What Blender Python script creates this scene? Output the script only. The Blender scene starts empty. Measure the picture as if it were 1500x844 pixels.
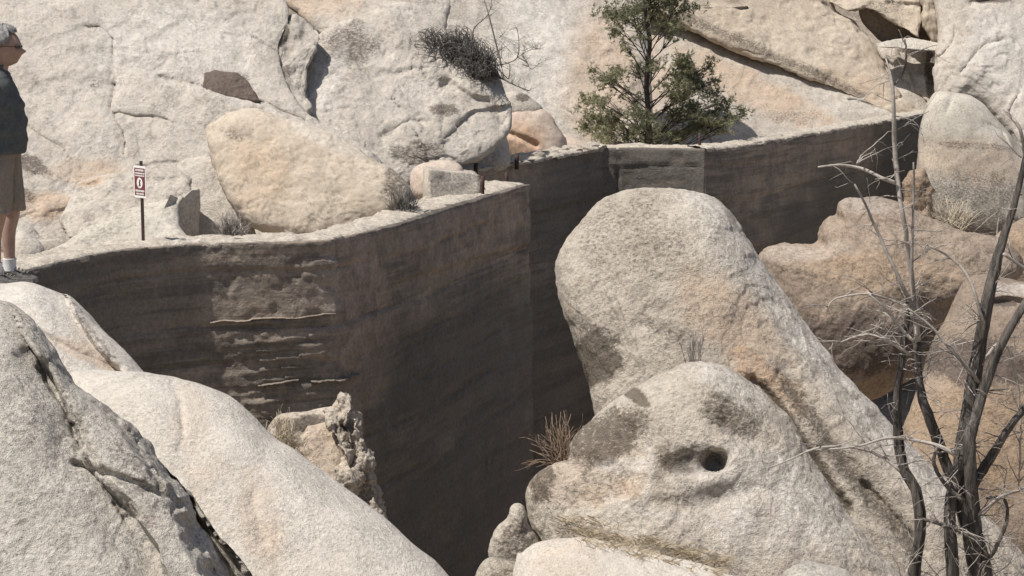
import bpy, bmesh, math, random
import numpy as np
from mathutils import Vector, Matrix

scene = bpy.context.scene
# ------------------------------------------------------------------ camera
F_PX, H_ROW, CAM_Z = 2800.0, 8.0, 1.9          # focal length in photo pixels, horizon row, eye height
PITCH = math.atan((422.0 - H_ROW) / F_PX)
CAM = np.array((0.0, 0.0, CAM_Z))
cam_data = bpy.data.cameras.new('camera')
cam = bpy.data.objects.new('camera', cam_data)
scene.collection.objects.link(cam)
cam_data.sensor_width = 36.0
cam_data.lens = 36.0 * F_PX / 1500.0
cam_data.clip_start, cam_data.clip_end = 0.1, 6000.0
cam.location = CAM
cam.rotation_euler = (math.pi / 2 - PITCH, 0, 0)
scene.camera = cam
# ------------------------------------------------------------------ sky, sun, exposure
SUN_EL = math.radians(62)
SUN_H = np.array((-0.90, -0.42)); SUN_H /= np.linalg.norm(SUN_H)
TO_SUN = Vector((SUN_H[0] * math.cos(SUN_EL), SUN_H[1] * math.cos(SUN_EL), math.sin(SUN_EL)))
world = bpy.data.worlds.new('World'); scene.world = world; world.use_nodes = True
wn = world.node_tree
bg = wn.nodes['Background']
sky = wn.nodes.new('ShaderNodeTexSky'); sky.sky_type = 'NISHITA'; sky.sun_disc = False
sky.sun_elevation = SUN_EL; sky.sun_rotation = math.atan2(TO_SUN.x, TO_SUN.y)
sky.air_density = 1.0; sky.dust_density = 2.0
wn.links.new(sky.outputs[0], bg.inputs[0]); bg.inputs[1].default_value = 0.075
sun_data = bpy.data.lights.new('sun', 'SUN'); sun_data.energy = 4.4; sun_data.angle = math.radians(0.53)
sun_data.color = (1.0, 0.955, 0.885)
sun = bpy.data.objects.new('sun', sun_data); scene.collection.objects.link(sun)
sun.rotation_euler = (-TO_SUN).to_track_quat('-Z', 'Y').to_euler()
vs = scene.view_settings
vs.view_transform = 'Standard'; vs.look = 'None'; vs.gamma = 1.0; vs.exposure = 0.28; vs.use_curve_mapping = False
scene.cycles.max_bounces = 6; scene.cycles.use_denoising = True

random.seed(4); np.random.seed(4)
COL = scene.collection
# ------------------------------------------------------------------ helpers
cp, sp = math.cos(PITCH), math.sin(PITCH)
def ray(x, y):
    u, v = (np.asarray(x, float) - 750) / F_PX, (422 - np.asarray(y, float)) / F_PX
    return np.stack([u, cp + v * sp, v * cp - sp], -1)
def at(x, y, Y):
    d = ray(x, y); return CAM + d * (Y / d[..., 1])[..., None]
def atz(x, y, z):
    d = ray(x, y); return CAM + d * ((z - CAM_Z) / d[..., 2])[..., None]
def pxm(Y): return F_PX / Y                    # pixels per metre at depth Y

def vnoise(P, seed=0):
    P = np.asarray(P, float); I = np.floor(P).astype(np.int64); f = P - I
    f = f * f * f * (f * (f * 6 - 15) + 10)
    def h(a, b, c):
        n = (a * 374761393 + b * 668265263 + c * 2147483629 + seed * 144269) & 0xffffffff
        n = ((n ^ (n >> 13)) * 1274126177) & 0xffffffff
        n = ((n ^ (n >> 16)) * 2246822519) & 0xffffffff
        return ((n >> 8) & 0xffff) / 32767.5 - 1
    x, y, z = I[:, 0], I[:, 1], I[:, 2]; r = 0
    for dx in (0, 1):
        wx = f[:, 0] if dx else 1 - f[:, 0]
        for dy in (0, 1):
            wy = f[:, 1] if dy else 1 - f[:, 1]
            for dz in (0, 1):
                wz = f[:, 2] if dz else 1 - f[:, 2]
                r = r + wx * wy * wz * h(x + dx, y + dy, z + dz)
    return r
ROT = np.array([[0.36, 0.48, -0.8], [-0.8, 0.6, 0.0], [0.48, 0.64, 0.6]])
def fbm(P, octv=4, seed=0, gain=.5):
    P = np.asarray(P, float); a, t, r = 1., 0., 0
    for k in range(octv):
        r = r + a * vnoise(P, seed + k); t += a; a *= gain; P = P @ ROT * 2.03 + 7.1
    return r / t
def sstep(a, b, x):
    t = np.clip((x - a) / (b - a), 0, 1); return t * t * (3 - 2 * t)

def mesh_np(name, V, Q=None, T=None, smooth=True):
    me = bpy.data.meshes.new(name)
    Q = np.zeros((0, 4), int) if Q is None else np.asarray(Q, int)
    T = np.zeros((0, 3), int) if T is None else np.asarray(T, int)
    me.vertices.add(len(V)); me.vertices.foreach_set('co', np.asarray(V, np.float32).ravel())
    loops = np.concatenate([Q.ravel(), T.ravel()]).astype(np.int32)
    me.loops.add(len(loops)); me.loops.foreach_set('vertex_index', loops)
    n = len(Q) + len(T); me.polygons.add(n)
    st = np.concatenate([np.arange(len(Q)) * 4, len(Q) * 4 + np.arange(len(T)) * 3]).astype(np.int32)
    me.polygons.foreach_set('loop_start', st)
    me.polygons.foreach_set('use_smooth', np.full(n, smooth))
    me.update(calc_edges=True); return me
def link(name, me, mat=None, parent=None, loc=None):
    o = bpy.data.objects.new(name, me); COL.objects.link(o)
    if mat is not None: me.materials.append(mat)
    if parent is not None: o.parent = parent
    if loc is not None: o.location = loc
    return o
def tag(o, label=None, cat=None, group=None, kind=None):
    if label: o['label'] = label
    if cat: o['category'] = cat
    if group: o['group'] = group
    if kind: o['kind'] = kind
    return o
def empty(name, loc, label=None, cat=None, group=None):
    o = bpy.data.objects.new(name, None); COL.objects.link(o); o.location = loc
    o.empty_display_size = .1
    return tag(o, label, cat, group)
def set_attr(me, name, vals):
    a = me.attributes.new(name, 'FLOAT', 'POINT'); a.data.foreach_set('value', np.asarray(vals, np.float32))

class MB:                                       # collects small shapes into one mesh
    def __init__(s): s.v, s.f = [], []
    def add(s, V, Fs):
        b = len(s.v); s.v += [tuple(map(float, p)) for p in V]; s.f += [tuple(i + b for i in f) for f in Fs]
    def box(s, c, d, rot=None):
        V = [Vector((sx * d[0] / 2, sy * d[1] / 2, sz * d[2] / 2)) for sx in (-1, 1) for sy in (-1, 1) for sz in (-1, 1)]
        if rot is not None: V = [rot @ v for v in V]
        s.add([v + Vector(c) for v in V], [(0, 1, 3, 2), (4, 6, 7, 5), (0, 4, 5, 1), (2, 3, 7, 6), (0, 2, 6, 4), (1, 5, 7, 3)])
    def tube(s, pts, rad, n=6, bark=0.0, seed=0):
        pts = [Vector(p) for p in pts]; m = len(pts); rng = random.Random(seed); prev = None; V = []
        lob = [rng.uniform(-1, 1) for _ in range(n)]
        for i, p in enumerate(pts):
            t = (pts[min(i + 1, m - 1)] - pts[max(i - 1, 0)]).normalized()
            if prev is None: a = t.orthogonal().normalized()
            else:
                a = prev - t * prev.dot(t); a = a.normalized() if a.length > 1e-6 else t.orthogonal().normalized()
            prev = a; b = t.cross(a)
            for k in range(n):
                th = 2 * math.pi * k / n
                if bark: lob[k] = max(-1, min(1, lob[k] + rng.uniform(-.35, .35)))
                r = rad[i] * (1 + bark * lob[k])
                V.append(p + a * (r * math.cos(th)) + b * (r * math.sin(th)))
        Fs = [(i * n + k, i * n + (k + 1) % n, (i + 1) * n + (k + 1) % n, (i + 1) * n + k) for i in range(m - 1) for k in range(n)]
        Fs += [tuple(reversed(range(n))), tuple((m - 1) * n + k for k in range(n))]
        s.add(V, Fs)
    def build(s, name, mat, parent=None, smooth=True, loc=None, origin=None):
        V = s.v
        if origin is not None: V = [(a - origin[0], b - origin[1], c - origin[2]) for a, b, c in V]
        me = bpy.data.meshes.new(name); me.from_pydata(V, [], s.f)
        me.polygons.foreach_set('use_smooth', [smooth] * len(me.polygons)); me.update()
        return link(name, me, mat, parent, loc)

def catmull(P, n, closed=True, sharp=False):
    P = np.asarray(P, float); m = len(P); out = []
    rng = range(m if closed else m - 1)
    for i in rng:
        g = lambda k: P[k % m] if closed else P[min(max(k, 0), m - 1)]
        p0, p1, p2, p3 = g(i - 1), g(i), g(i + 1), g(i + 2)
        t = np.linspace(0, 1, 24, endpoint=False)[:, None]
        if sharp: out.append(p1 + (p2 - p1) * t)
        else: out.append(.5 * (2 * p1 + (p2 - p0) * t + (2 * p0 - 5 * p1 + 4 * p2 - p3) * t ** 2 + (3 * p1 - p0 - 3 * p2 + p3) * t ** 3))
    D = np.concatenate(out)
    D = np.concatenate([D, (D[:1] if closed else P[-1:])])
    s = np.concatenate([[0], np.cumsum(np.linalg.norm(np.diff(D, axis=0), axis=1))])
    q = np.linspace(0, s[-1], n + 1)[:-1] if closed else np.linspace(0, s[-1], n)
    return np.stack([np.interp(q, s, D[:, k]) for k in range(D.shape[1])], -1)
def seg_dist(Q, pts):                           # distance (and side) of 2-D points to a polyline
    best = np.full(len(Q), 1e9); side = np.zeros(len(Q))
    pts = np.asarray(pts, float)
    for a, b in zip(pts[:-1], pts[1:]):
        d = b - a; L = d @ d
        t = np.clip(((Q - a) @ d) / L, 0, 1); w = Q - (a + t[:, None] * d)
        e = np.hypot(w[:, 0], w[:, 1]); sd = np.sign(d[0] * w[:, 1] - d[1] * w[:, 0])
        k = e < best; best[k] = e[k]; side[k] = sd[k]
    return best, side

# ------------------------------------------------------------------ materials
MATS = {}
def nodes_of(name):
    m = bpy.data.materials.new(name); m.use_nodes = True; nt = m.node_tree
    b = nt.nodes['Principled BSDF']; b.inputs['Roughness'].default_value = .9
    b.inputs['Specular IOR Level'].default_value = .25
    return m, nt, b
class NT:
    def __init__(s, nt): s.nt = nt
    def n(s, t, **kw):
        x = s.nt.nodes.new(t)
        for k, v in kw.items(): setattr(x, k, v)
        return x
    def l(s, a, b): s.nt.links.new(a, b)
    def noise(s, vec, scale, det=4, rough=.6, dist=0.0):
        x = s.n('ShaderNodeTexNoise'); x.inputs['Scale'].default_value = scale; x.inputs['Detail'].default_value = det
        x.inputs['Roughness'].default_value = rough; x.inputs['Distortion'].default_value = dist
        s.l(vec, x.inputs['Vector']); return x.outputs['Fac']
    def ramp(s, fac, a, b, va=0., vb=1.):
        x = s.n('ShaderNodeMapRange', interpolation_type='SMOOTHSTEP'); s.l(fac, x.inputs[0])
        x.inputs[1].default_value = a; x.inputs[2].default_value = b; x.inputs[3].default_value = va; x.inputs[4].default_value = vb
        return x.outputs[0]
    def math(s, op, a, b):
        x = s.n('ShaderNodeMath', operation=op)
        for i, v in enumerate((a, b)):
            if isinstance(v, (int, float)): x.inputs[i].default_value = v
            else: s.l(v, x.inputs[i])
        return x.outputs[0]
    def mix(s, fac, a, b, mode='MIX'):
        x = s.n('ShaderNodeMix', data_type='RGBA', blend_type=mode)
        if isinstance(fac, (int, float)): x.inputs[0].default_value = fac
        else: s.l(fac, x.inputs[0])
        for i, v in ((6, a), (7, b)):
            if isinstance(v, tuple): x.inputs[i].default_value = (*v, 1)
            else: s.l(v, x.inputs[i])
        return x.outputs[2]
    def attr(s, name):
        x = s.n('ShaderNodeAttribute', attribute_name=name); return x.outputs['Fac']
    def coords(s, offset=True):
        c = s.n('ShaderNodeTexCoord'); 
        if not offset: return c.outputs['Object']
        i = s.n('ShaderNodeObjectInfo'); a = s.n('ShaderNodeVectorMath', operation='ADD')
        m = s.n('ShaderNodeVectorMath', operation='SCALE'); m.inputs['Scale'].default_value = 37.0
        cx = s.n('ShaderNodeCombineXYZ'); s.l(i.outputs['Random'], cx.inputs[0]); s.l(i.outputs['Random'], cx.inputs[1])
        s.l(cx.outputs[0], m.inputs[0]); s.l(m.outputs[0], a.inputs[0]); s.l(c.outputs['Object'], a.inputs[1])
        return a.outputs[0]
    def stretch(s, vec, sc):
        m = s.n('ShaderNodeVectorMath', operation='MULTIPLY'); s.l(vec, m.inputs[0]); m.inputs[1].default_value = sc
        return m.outputs[0]

def granite(name, base, base2, tint=(.52, .36, .24), stain_shade=(.13, .105, .085), grain=26., bump=.5, dist=.02, auto=.35, speck=.5):
    m, nt, b = nodes_of(name); N = NT(nt); P = N.coords()
    low = N.noise(P, .9, 5, .6); mid = N.noise(P, 5.5, 5, .65, .4); fine = N.noise(P, grain, 4, .7)
    vfine = N.noise(P, grain * 3.2, 3, .7)
    col = N.mix(N.ramp(low, .36, .66), base, base2)
    tn = N.math('MULTIPLY', N.attr('tint'), N.ramp(mid, .2, .7, .45, 1.1))
    tn = N.math('ADD', tn, N.ramp(N.noise(P, 1.7, 4, .6), .60, .78, 0, .28))
    col = N.mix(tn, col, tint)
    # weathering: broad darker varnish patches of its own shape, plus the placed stains and painted-in shade
    pat = N.ramp(N.noise(P, 2.1, 7, .68, .6), .57, .70, 0, auto)
    st = N.math('ADD', N.math('MULTIPLY', N.attr('stain_shade'), 1.35), N.math('MULTIPLY', N.math('SUBTRACT', N.noise(N.stretch(P, (1., 1., 1.7)), 20, 7, .78), .5), 2.3))
    st = N.ramp(st, .28, .85, 0, .9)
    st = N.math('MULTIPLY', st, N.ramp(N.attr('stain_shade'), .02, .15))
    st = N.math('MAXIMUM', st, pat)
    col = N.mix(st, col, stain_shade)
    pale = N.math('MULTIPLY', N.attr('pale'), N.ramp(mid, .3, .7, .3, 1.))
    col = N.mix(pale, col, (.66, .62, .57))
    # mineral speckle
    patch = N.ramp(N.noise(P, 3.3, 6, .7, .8), .35, .65, 0., 1.)
    spk = N.ramp(fine, .30, .68, 1 - speck * .62, 1 + speck * .22)
    spk = N.math('MULTIPLY', spk, N.ramp(vfine, .3, .7, 1 - speck * .35, 1 + speck * .18))
    spk = N.math('MULTIPLY', spk, N.ramp(mid, .25, .75, 1 - speck * .28, 1 + speck * .16))
    flk = N.ramp(N.noise(P, grain * 1.6, 2, .5), .62, .70, 1., 1 - speck * .95)      # dark mineral flecks
    one = N.math('ADD', N.math('MULTIPLY', N.math('SUBTRACT', spk, 1.), N.math('ADD', N.math('MULTIPLY', patch, 1.1), .45)), 1.)
    spk = N.math('MULTIPLY', one, flk)
    cc = N.n('ShaderNodeCombineColor')
    for i in range(3): N.l(spk, cc.inputs[i])
    col = N.mix(1.0, col, cc.outputs[0], 'MULTIPLY')
    N.l(col, b.inputs['Base Color'])
    h = N.math('ADD', N.math('MULTIPLY', fine, .55), N.math('MULTIPLY', vfine, .25))
    h = N.math('ADD', h, N.math('MULTIPLY', mid, .9))
    bp = N.n('ShaderNodeBump'); bp.inputs['Strength'].default_value = bump; bp.inputs['Distance'].default_value = dist
    N.l(h, bp.inputs['Height']); N.l(bp.outputs[0], b.inputs['Normal'])
    MATS[name] = m; return m
def simple(name, c1, c2, scale=8., rough=.85, bump=.3, dist=.01, stretch=None, speck=.3, det=5):
    m, nt, b = nodes_of(name); N = NT(nt); P = N.coords()
    if stretch: P = N.stretch(P, stretch)
    a = N.noise(P, scale, det, .65)
    col = N.mix(N.ramp(a, .32, .68), c1, c2)
    if speck:
        f = N.ramp(N.noise(P, scale * 5, 3, .7), .3, .7, 1 - speck, 1 + speck * .5)
        cc = N.n('ShaderNodeCombineColor')
        for i in range(3): N.l(f, cc.inputs[i])
        col = N.mix(1.0, col, cc.outputs[0], 'MULTIPLY')
    N.l(col, b.inputs['Base Color']); b.inputs['Roughness'].default_value = rough
    bp = N.n('ShaderNodeBump'); bp.inputs['Strength'].default_value = bump; bp.inputs['Distance'].default_value = dist
    N.l(N.noise(P, scale * 2.5, 5, .7), bp.inputs['Height']); N.l(bp.outputs[0], b.inputs['Normal'])
    MATS[name] = m; return m

granite('granite_pale', (.545, .50, .43), (.465, .425, .36), auto=.28, speck=.4)
granite('granite_hill', (.542, .492, .428), (.468, .42, .36), grain=20, auto=.42, bump=.8, dist=.04, speck=.32)
granite('granite_tan', (.525, .45, .36), (.47, .395, .31), tint=(.49, .36, .25), grain=20, auto=.22, bump=.7, speck=.3)
granite('granite_pink', (.55, .44, .355), (.50, .42, .35), tint=(.53, .35, .235), grain=20, auto=.12, speck=.3)
granite('granite_near', (.59, .545, .48), (.50, .46, .40), grain=44, bump=1., dist=.03, auto=.3, speck=.52)
granite('granite_smooth', (.655, .60, .53), (.60, .55, .48), grain=48, bump=.9, dist=.022, auto=.14, speck=.36)
granite('granite_gorge', (.36, .285, .22), (.28, .22, .17), tint=(.42, .30, .195), stain_shade=(.135, .105, .088), grain=22, auto=.4, bump=.95, dist=.035, speck=.45)
granite('granite_lichen', (.56, .50, .42), (.475, .415, .34), stain_shade=(.14, .115, .088), grain=26, bump=1., dist=.045, auto=.5, speck=.42)
granite('ground_grit', (.40, .34, .27), (.30, .25, .20), grain=9, auto=.3)
granite('rubble', (.54, .47, .39), (.44, .375, .305), grain=24, bump=1., dist=.03, auto=.2, speck=.6)

def concrete():
    m, nt, b = nodes_of('dam_concrete'); N = NT(nt); P = N.coords(False)
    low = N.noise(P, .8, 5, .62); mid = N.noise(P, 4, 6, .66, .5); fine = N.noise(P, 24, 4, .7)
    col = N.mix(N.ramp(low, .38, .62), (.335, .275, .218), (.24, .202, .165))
    # vertical run-off streaks and damp bands along the pours
    stv = N.noise(N.stretch(P, (2.2, 2.2, .16)), 1.6, 5, .6)
    col = N.mix(N.ramp(stv, .52, .70, 0, .3), col, (.37, .33, .285))
    bnd = N.noise(N.stretch(P, (.12, .12, 2.4)), 1.5, 5, .65)
    col = N.mix(N.ramp(bnd, .47, .56, 0, .7), col, (.15, .132, .112))
    bn2 = N.noise(N.stretch(P, (.3, .3, 6.5)), 1.7, 5, .7)
    col = N.mix(N.ramp(bn2, .50, .60, 0, .45), col, (.33, .27, .215))
    bn3 = N.noise(N.stretch(P, (.22, .22, 5.)), 2.1, 5, .7)
    col = N.mix(N.ramp(bn3, .54, .60, 0, .5), col, (.11, .10, .088))
    col = N.mix(N.math('MULTIPLY', N.attr('tint'), N.ramp(mid, .3, .7, .4, 1.)), col, (.36, .285, .235))
    col = N.mix(N.math('MULTIPLY', N.attr('stain_shade'), N.ramp(mid, .25, .65, .5, 1.)), col, (.115, .108, .097))
    col = N.mix(N.math('MULTIPLY', N.attr('pale'), N.ramp(mid, .3, .7, .3, 1.)), col, (.45, .40, .35))
    f = N.math('MULTIPLY', N.ramp(fine, .3, .7, .78, 1.14), N.ramp(mid, .3, .7, .8, 1.15))
    cc = N.n('ShaderNodeCombineColor')
    for i in range(3): N.l(f, cc.inputs[i])
    N.l(N.mix(1.0, col, cc.outputs[0], 'MULTIPLY'), b.inputs['Base Color'])
    h = N.math('ADD', N.math('MULTIPLY', mid, 1.), N.math('MULTIPLY', fine, .4))
    bp = N.n('ShaderNodeBump'); bp.inputs['Strength'].default_value = .8; bp.inputs['Distance'].default_value = .035
    N.l(h, bp.inputs['Height']); N.l(bp.outputs[0], b.inputs['Normal'])
    MATS['concrete'] = m
concrete()
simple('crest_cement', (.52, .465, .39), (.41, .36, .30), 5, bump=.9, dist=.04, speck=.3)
simple('rust_iron', (.06, .04, .035), (.10, .06, .045), 30, .8)
simple('dead_wood', (.06, .052, .046), (.18, .16, .14), 9, bump=1., dist=.01, stretch=(3.5, 3.5, .5), speck=.4)
simple('pale_wood', (.34, .305, .27), (.45, .405, .36), 12, speck=.2)
simple('grey_twig', (.34, .31, .28), (.22, .19, .17), 12, speck=.2)
simple('pine_bark', (.07, .055, .045), (.13, .10, .085), 14, bump=.8, stretch=(2, 2, .6))
simple('dark_twig', (.09, .082, .076), (.20, .185, .17), 10, speck=.3)
simple('straw', (.66, .57, .43), (.52, .44, .32), 6, speck=.2)
simple('dry_red_twig', (.36, .255, .18), (.26, .185, .13), 9, speck=.2)
simple('sign_white', (.80, .78, .76), (.76, .74, .72), 5, .5, .05, speck=0)
simple('sign_maroon', (.17, .045, .05), (.15, .04, .045), 5, .55, .05, speck=0)
simple('sign_black', (.025, .025, .025), (.03, .03, .03), 5, .6, .05, speck=0)
simple('skin', (.40, .27, .215), (.34, .22, .17), 20, .6, .1, .002, speck=.1)
simple('jacket_cloth', (.085, .09, .09), (.11, .115, .114), 14, .9, .35, .01, speck=.2)
simple('shorts_cloth', (.27, .225, .185), (.22, .185, .15), 18, .9, .3, .006, speck=.15)
simple('sock_cloth', (.72, .71, .70), (.64, .63, .62), 30, .9, .3, .003, speck=.1)
simple('shoe_cloth', (.05, .048, .046), (.16, .15, .14), 26, .8, .4, .004, speck=.3)
simple('shoe_sole', (.30, .27, .24), (.2, .18, .16), 26, .8, .3, .004)
simple('grey_hair', (.40, .39, .38), (.22, .215, .21), 38, .7, 1., .012, speck=.4)
simple('dark_lens', (.05, .045, .04), (.06, .05, .045), 5, .25, 0, speck=0)
def needles():
    m, nt, b = nodes_of('pine_needles'); N = NT(nt)
    c = N.mix(N.ramp(N.attr('shade'), 0, 1), (.17, .18, .11), (.44, .425, .27))
    N.l(c, b.inputs['Base Color']); b.inputs['Roughness'].default_value = .6
    tr = N.n('ShaderNodeBsdfTranslucent'); N.l(c, tr.inputs[0]); ad = N.n('ShaderNodeMixShader'); ad.inputs[0].default_value = .5
    N.l(b.outputs[0], ad.inputs[1]); N.l(tr.outputs[0], ad.inputs[2])
    N.l(ad.outputs[0], nt.nodes['Material Output'].inputs[0]); MATS['needles'] = m
needles()

# ------------------------------------------------------------------ dam lines (used by the terrain too)
ZC = -0.65                                       # level of the dam's crest
A_PX = [(-70, 440), (20, 403), (60, 391), (110, 379), (160, 369), (210, 363), (300, 357), (400, 354.6), (478, 351.6), (500, 348), (560, 334), (640, 309), (700, 290), (770, 270)]
B_PX = [(655, 256), (690, 248), (760, 237), (820, 227), (882, 217)]
C_PX = [(882, 217), (930, 216.5), (985, 217), (1032, 218)]
D_PX = [(1032, 218), (1085, 213), (1150, 202), (1220, 190), (1300, 176), (1345, 168), (1400, 160)]
def w2(px): return np.array([atz(x, y, ZC)[:2] for x, y in px])
A_W, B_W, C_W, D_W = w2(A_PX), w2(B_PX), w2(C_PX), w2(D_PX)

# ------------------------------------------------------------------ ground: one sheet out to the horizon
def axis(lo, hi, step, far):
    core = np.arange(lo, hi + step / 2, step); g = []; d = step
    x = hi
    while x < far: d *= 1.25; x += d; g.append(x)
    h = []; d = step; x = lo
    while x > -far: d *= 1.25; x -= d; h.append(x)
    return np.concatenate([h[::-1], core, g])
def ground():
    xs, ys = axis(-12, 18, .25, 3000), axis(2, 62, .25, 3000)
    X, Y = np.meshgrid(xs, ys); x, y = X.ravel(), Y.ravel(); Q = np.stack([x, y], -1)
    down = -0.5 - .36 * np.clip(y - 4, 0, 18)                     # bank falling into the gorge
    down = np.maximum(down, -7.0)
    down = np.where(x > 9, down + np.clip((x - 9) * .5, 0, 6), down)
    path = np.concatenate([[(-60, 14)], A_W[:-1], B_W[1:], C_W[1:], D_W[1:], [(60, 70)]])
    dist, side = seg_dist(Q, path); sd = dist * side               # >0 upstream (left of the walking direction)
    up_side = sstep(.15, .35, sd)
    foot = np.interp(x, [-30, -12, -4, 0, 4, 10, 16, 40], [28, 29.5, 33.5, 45, 52, 56, 58, 62])
    hill = -1.35 + np.clip((y - foot) * .95, 0, 9) + np.clip((y - foot - 9) * .12, 0, 20)
    z = down * (1 - up_side) + hill * up_side
    P = np.stack([x, y, z], -1)
    z = z + fbm(P * np.array([.5, .5, .2]), 4, 11) * .18 * (1 - np.exp(-dist / .6))
    V = np.stack([x, y, z], -1); nx, ny = len(xs), len(ys)
    i = (np.arange(ny - 1)[:, None] * nx + np.arange(nx - 1)[None]).ravel()
    me = mesh_np('ground', V, np.stack([i, i + 1, i + nx + 1, i + nx], -1))
    for a in ('tint', 'stain_shade', 'pale'): set_attr(me, a, np.zeros(len(V)))
    tag(link('ground', me, MATS['ground_grit']), kind='structure')
ground()

# ------------------------------------------------------------------ boulders and slabs
ROCKS = {}
def rock(key, name, label, pts, Y, lean=15, yaw=0, T=.5, Tb=.5, p=2.4, q=2., c=None, low=.05, mid=.018, fine=.005, flake=0.,
         feats=(), marks=(), cracks=0, crack_dir=20, mat='granite_pale', anchor=None, sharp=False, step=2.6, cat='boulder', group=None, lowscale=None, parent=None, seed=None):
    """a closed rounded stone: an outline standing on a leaning plane, swelling forward by T and backward by Tb"""
    seed = abs(hash_str(key)) % 1000 if seed is None else seed
    O = np.asarray(pts, float); per = np.linalg.norm(np.diff(np.vstack([O, O[:1]]), axis=0), axis=1).sum()
    n = int(np.clip(per / step, 40, 900)); out = catmull(O, n, True, sharp)
    cen = np.asarray(c if c is not None else out.mean(0), float)
    rmax = np.linalg.norm(out - cen, axis=1).mean()
    R = int(np.clip(rmax * 1.25 / step, 12, 170)); RB = 10
    n = max(32, int(round(n / 32)) * 32); out = catmull(O, n, True, sharp)
    u = np.linspace(0, 1, R + 1)[1:]; r = .6 * u + .4 * np.sin(u * np.pi / 2)
    lev = np.clip(np.floor(np.log2(1 / np.maximum(r, 1e-6)) + .25), 0, 5).astype(int); lev = np.where(n // 2 ** lev < 12, int(np.log2(n / 12)), lev)
    while np.any(lev[:-1] - lev[1:] > 1): lev[:-1] = np.minimum(lev[:-1], lev[1:] + 1)
    ub = np.linspace(0, 1, RB + 1)[1:-1]; rb = np.sin(ub * np.pi / 2)
    le, ya = math.radians(lean), math.radians(yaw)
    nrm = np.array((math.sin(ya) * math.cos(le), -math.cos(ya) * math.cos(le), math.sin(le)))
    ax = anchor if anchor is not None else (out[:, 0].mean(), out[:, 1].max() if out[:, 1].max() < 850 else 844)
    p0 = at(ax[0], ax[1], Y)
    def on_plane(xy):
        d = ray(xy[:, 0], xy[:, 1]); t = ((p0 - CAM) @ nrm) / (d @ nrm); return CAM + d * t[:, None]
    a0 = on_plane(out.mean(0)[None])[0]; view = CAM - a0; view /= np.linalg.norm(view)
    F2 = [cen[None]] + [cen + (out[::2 ** l] - cen) * k for k, l in zip(r, lev)]; B2 = [cen[None]] + [cen + (out - cen) * k for k in rb]
    rf = np.concatenate([[0]] + [np.full(n // 2 ** l, k) for k, l in zip(r, lev)]); rbk = np.concatenate([[0]] + [np.full(n, k) for k in rb])
    fxy, bxy = np.concatenate(F2), np.concatenate(B2)
    prof = lambda a: np.clip(1 - a ** p, 0, 1) ** (1 / q)
    Vf = on_plane(fxy) + view * (T * prof(rf))[:, None]
    Vb = on_plane(bxy) - view * (Tb * prof(rbk))[:, None]
    # carved and raised features on the front
    dz = np.zeros(len(fxy)); rc = random.Random(seed + 1); feats = list(feats); marks = list(marks)
    lo_, hi_ = np.maximum(out.min(0), (0, 0)), np.minimum(out.max(0), (1500, 844))
    for k in range(cracks):
        p_ = np.array([rc.uniform(lo_[0], hi_[0]), rc.uniform(lo_[1], hi_[1])]); a_ = math.radians(crack_dir + rc.gauss(0, 22)); ln = [tuple(p_)]
        for q_ in range(rc.randint(3, 8)):
            a_ += rc.gauss(0, .35); p_ = p_ + rc.uniform(8, 20) * np.array((math.cos(a_), math.sin(a_))); ln.append(tuple(p_))
        feats.append(('crease', ln, rc.uniform(1.3, 2.2), rc.uniform(.02, .05) * 20 / max(pxm(Y) / 7, 12)))
        if rc.random() < .5: feats.append(('step', ln, rc.uniform(12, 24), rc.choice((-1, 1)) * rc.uniform(.02, .05)))
    for f in feats:
        if f[0] in ('crease', 'ridge'):
            _, line, w, h = f; d, _s = seg_dist(fxy, line)
            wob = 1 + .35 * fbm(np.c_[fxy / 14., np.zeros(len(fxy))], 3, seed)
            dz += (h if f[0] == 'ridge' else -h) * np.exp(-(d / (w * wob)) ** 2)
        elif f[0] == 'step':                       # right-hand side of the line (looking along it) stands proud by h, fading over w
            _, line, w, h = f; wo = fbm(np.c_[fxy / 22., np.zeros(len(fxy))], 3, seed + 5)
            d, s = seg_dist(fxy + 7 * np.c_[wo, wo], line); sd = d * s
            dz += h * sstep(-2.5, 3.5, sd) * np.exp(-(d / w) ** 2)
        elif f[0] == 'slope':                      # beyond the line the stone falls away by h over w pixels
            _, line, w, h = f; wo = fbm(np.c_[fxy / 30., np.ones(len(fxy))], 4, seed + 6)
            d, sg = seg_dist(fxy + 9 * np.c_[wo, -wo], line); dz -= h * sstep(-6, w, -d * sg)
        elif f[0] in ('bump', 'pit'):
            _, x, y, rx, ry, ro, h = f[:7]; k = f[7] if len(f) > 7 else 2
            dx, dy = fxy[:, 0] - x, fxy[:, 1] - y; co, si = math.cos(math.radians(ro)), math.sin(math.radians(ro))
            e = ((dx * co + dy * si) / rx) ** 2 + ((-dx * si + dy * co) / ry) ** 2
            e = e * (1 + .55 * fbm(np.c_[fxy / (1.2 * min(rx, ry) + 6), np.full(len(fxy), 2.)], 3, seed + 8))
            dz += (h if f[0] == 'bump' else -h) * np.exp(-e ** (k / 2))
    Vf = Vf + view * dz[:, None]
    V = np.concatenate([Vf, Vb]); nf = len(Vf)
    cnt = [n // 2 ** l for l in lev]; st_ = np.concatenate([[1], 1 + np.cumsum(cnt)]); Qs = []
    a_ = np.arange(cnt[0]); Ts = [np.stack([np.zeros(cnt[0], int), 1 + a_, 1 + (a_ + 1) % cnt[0]], -1)]
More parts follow.
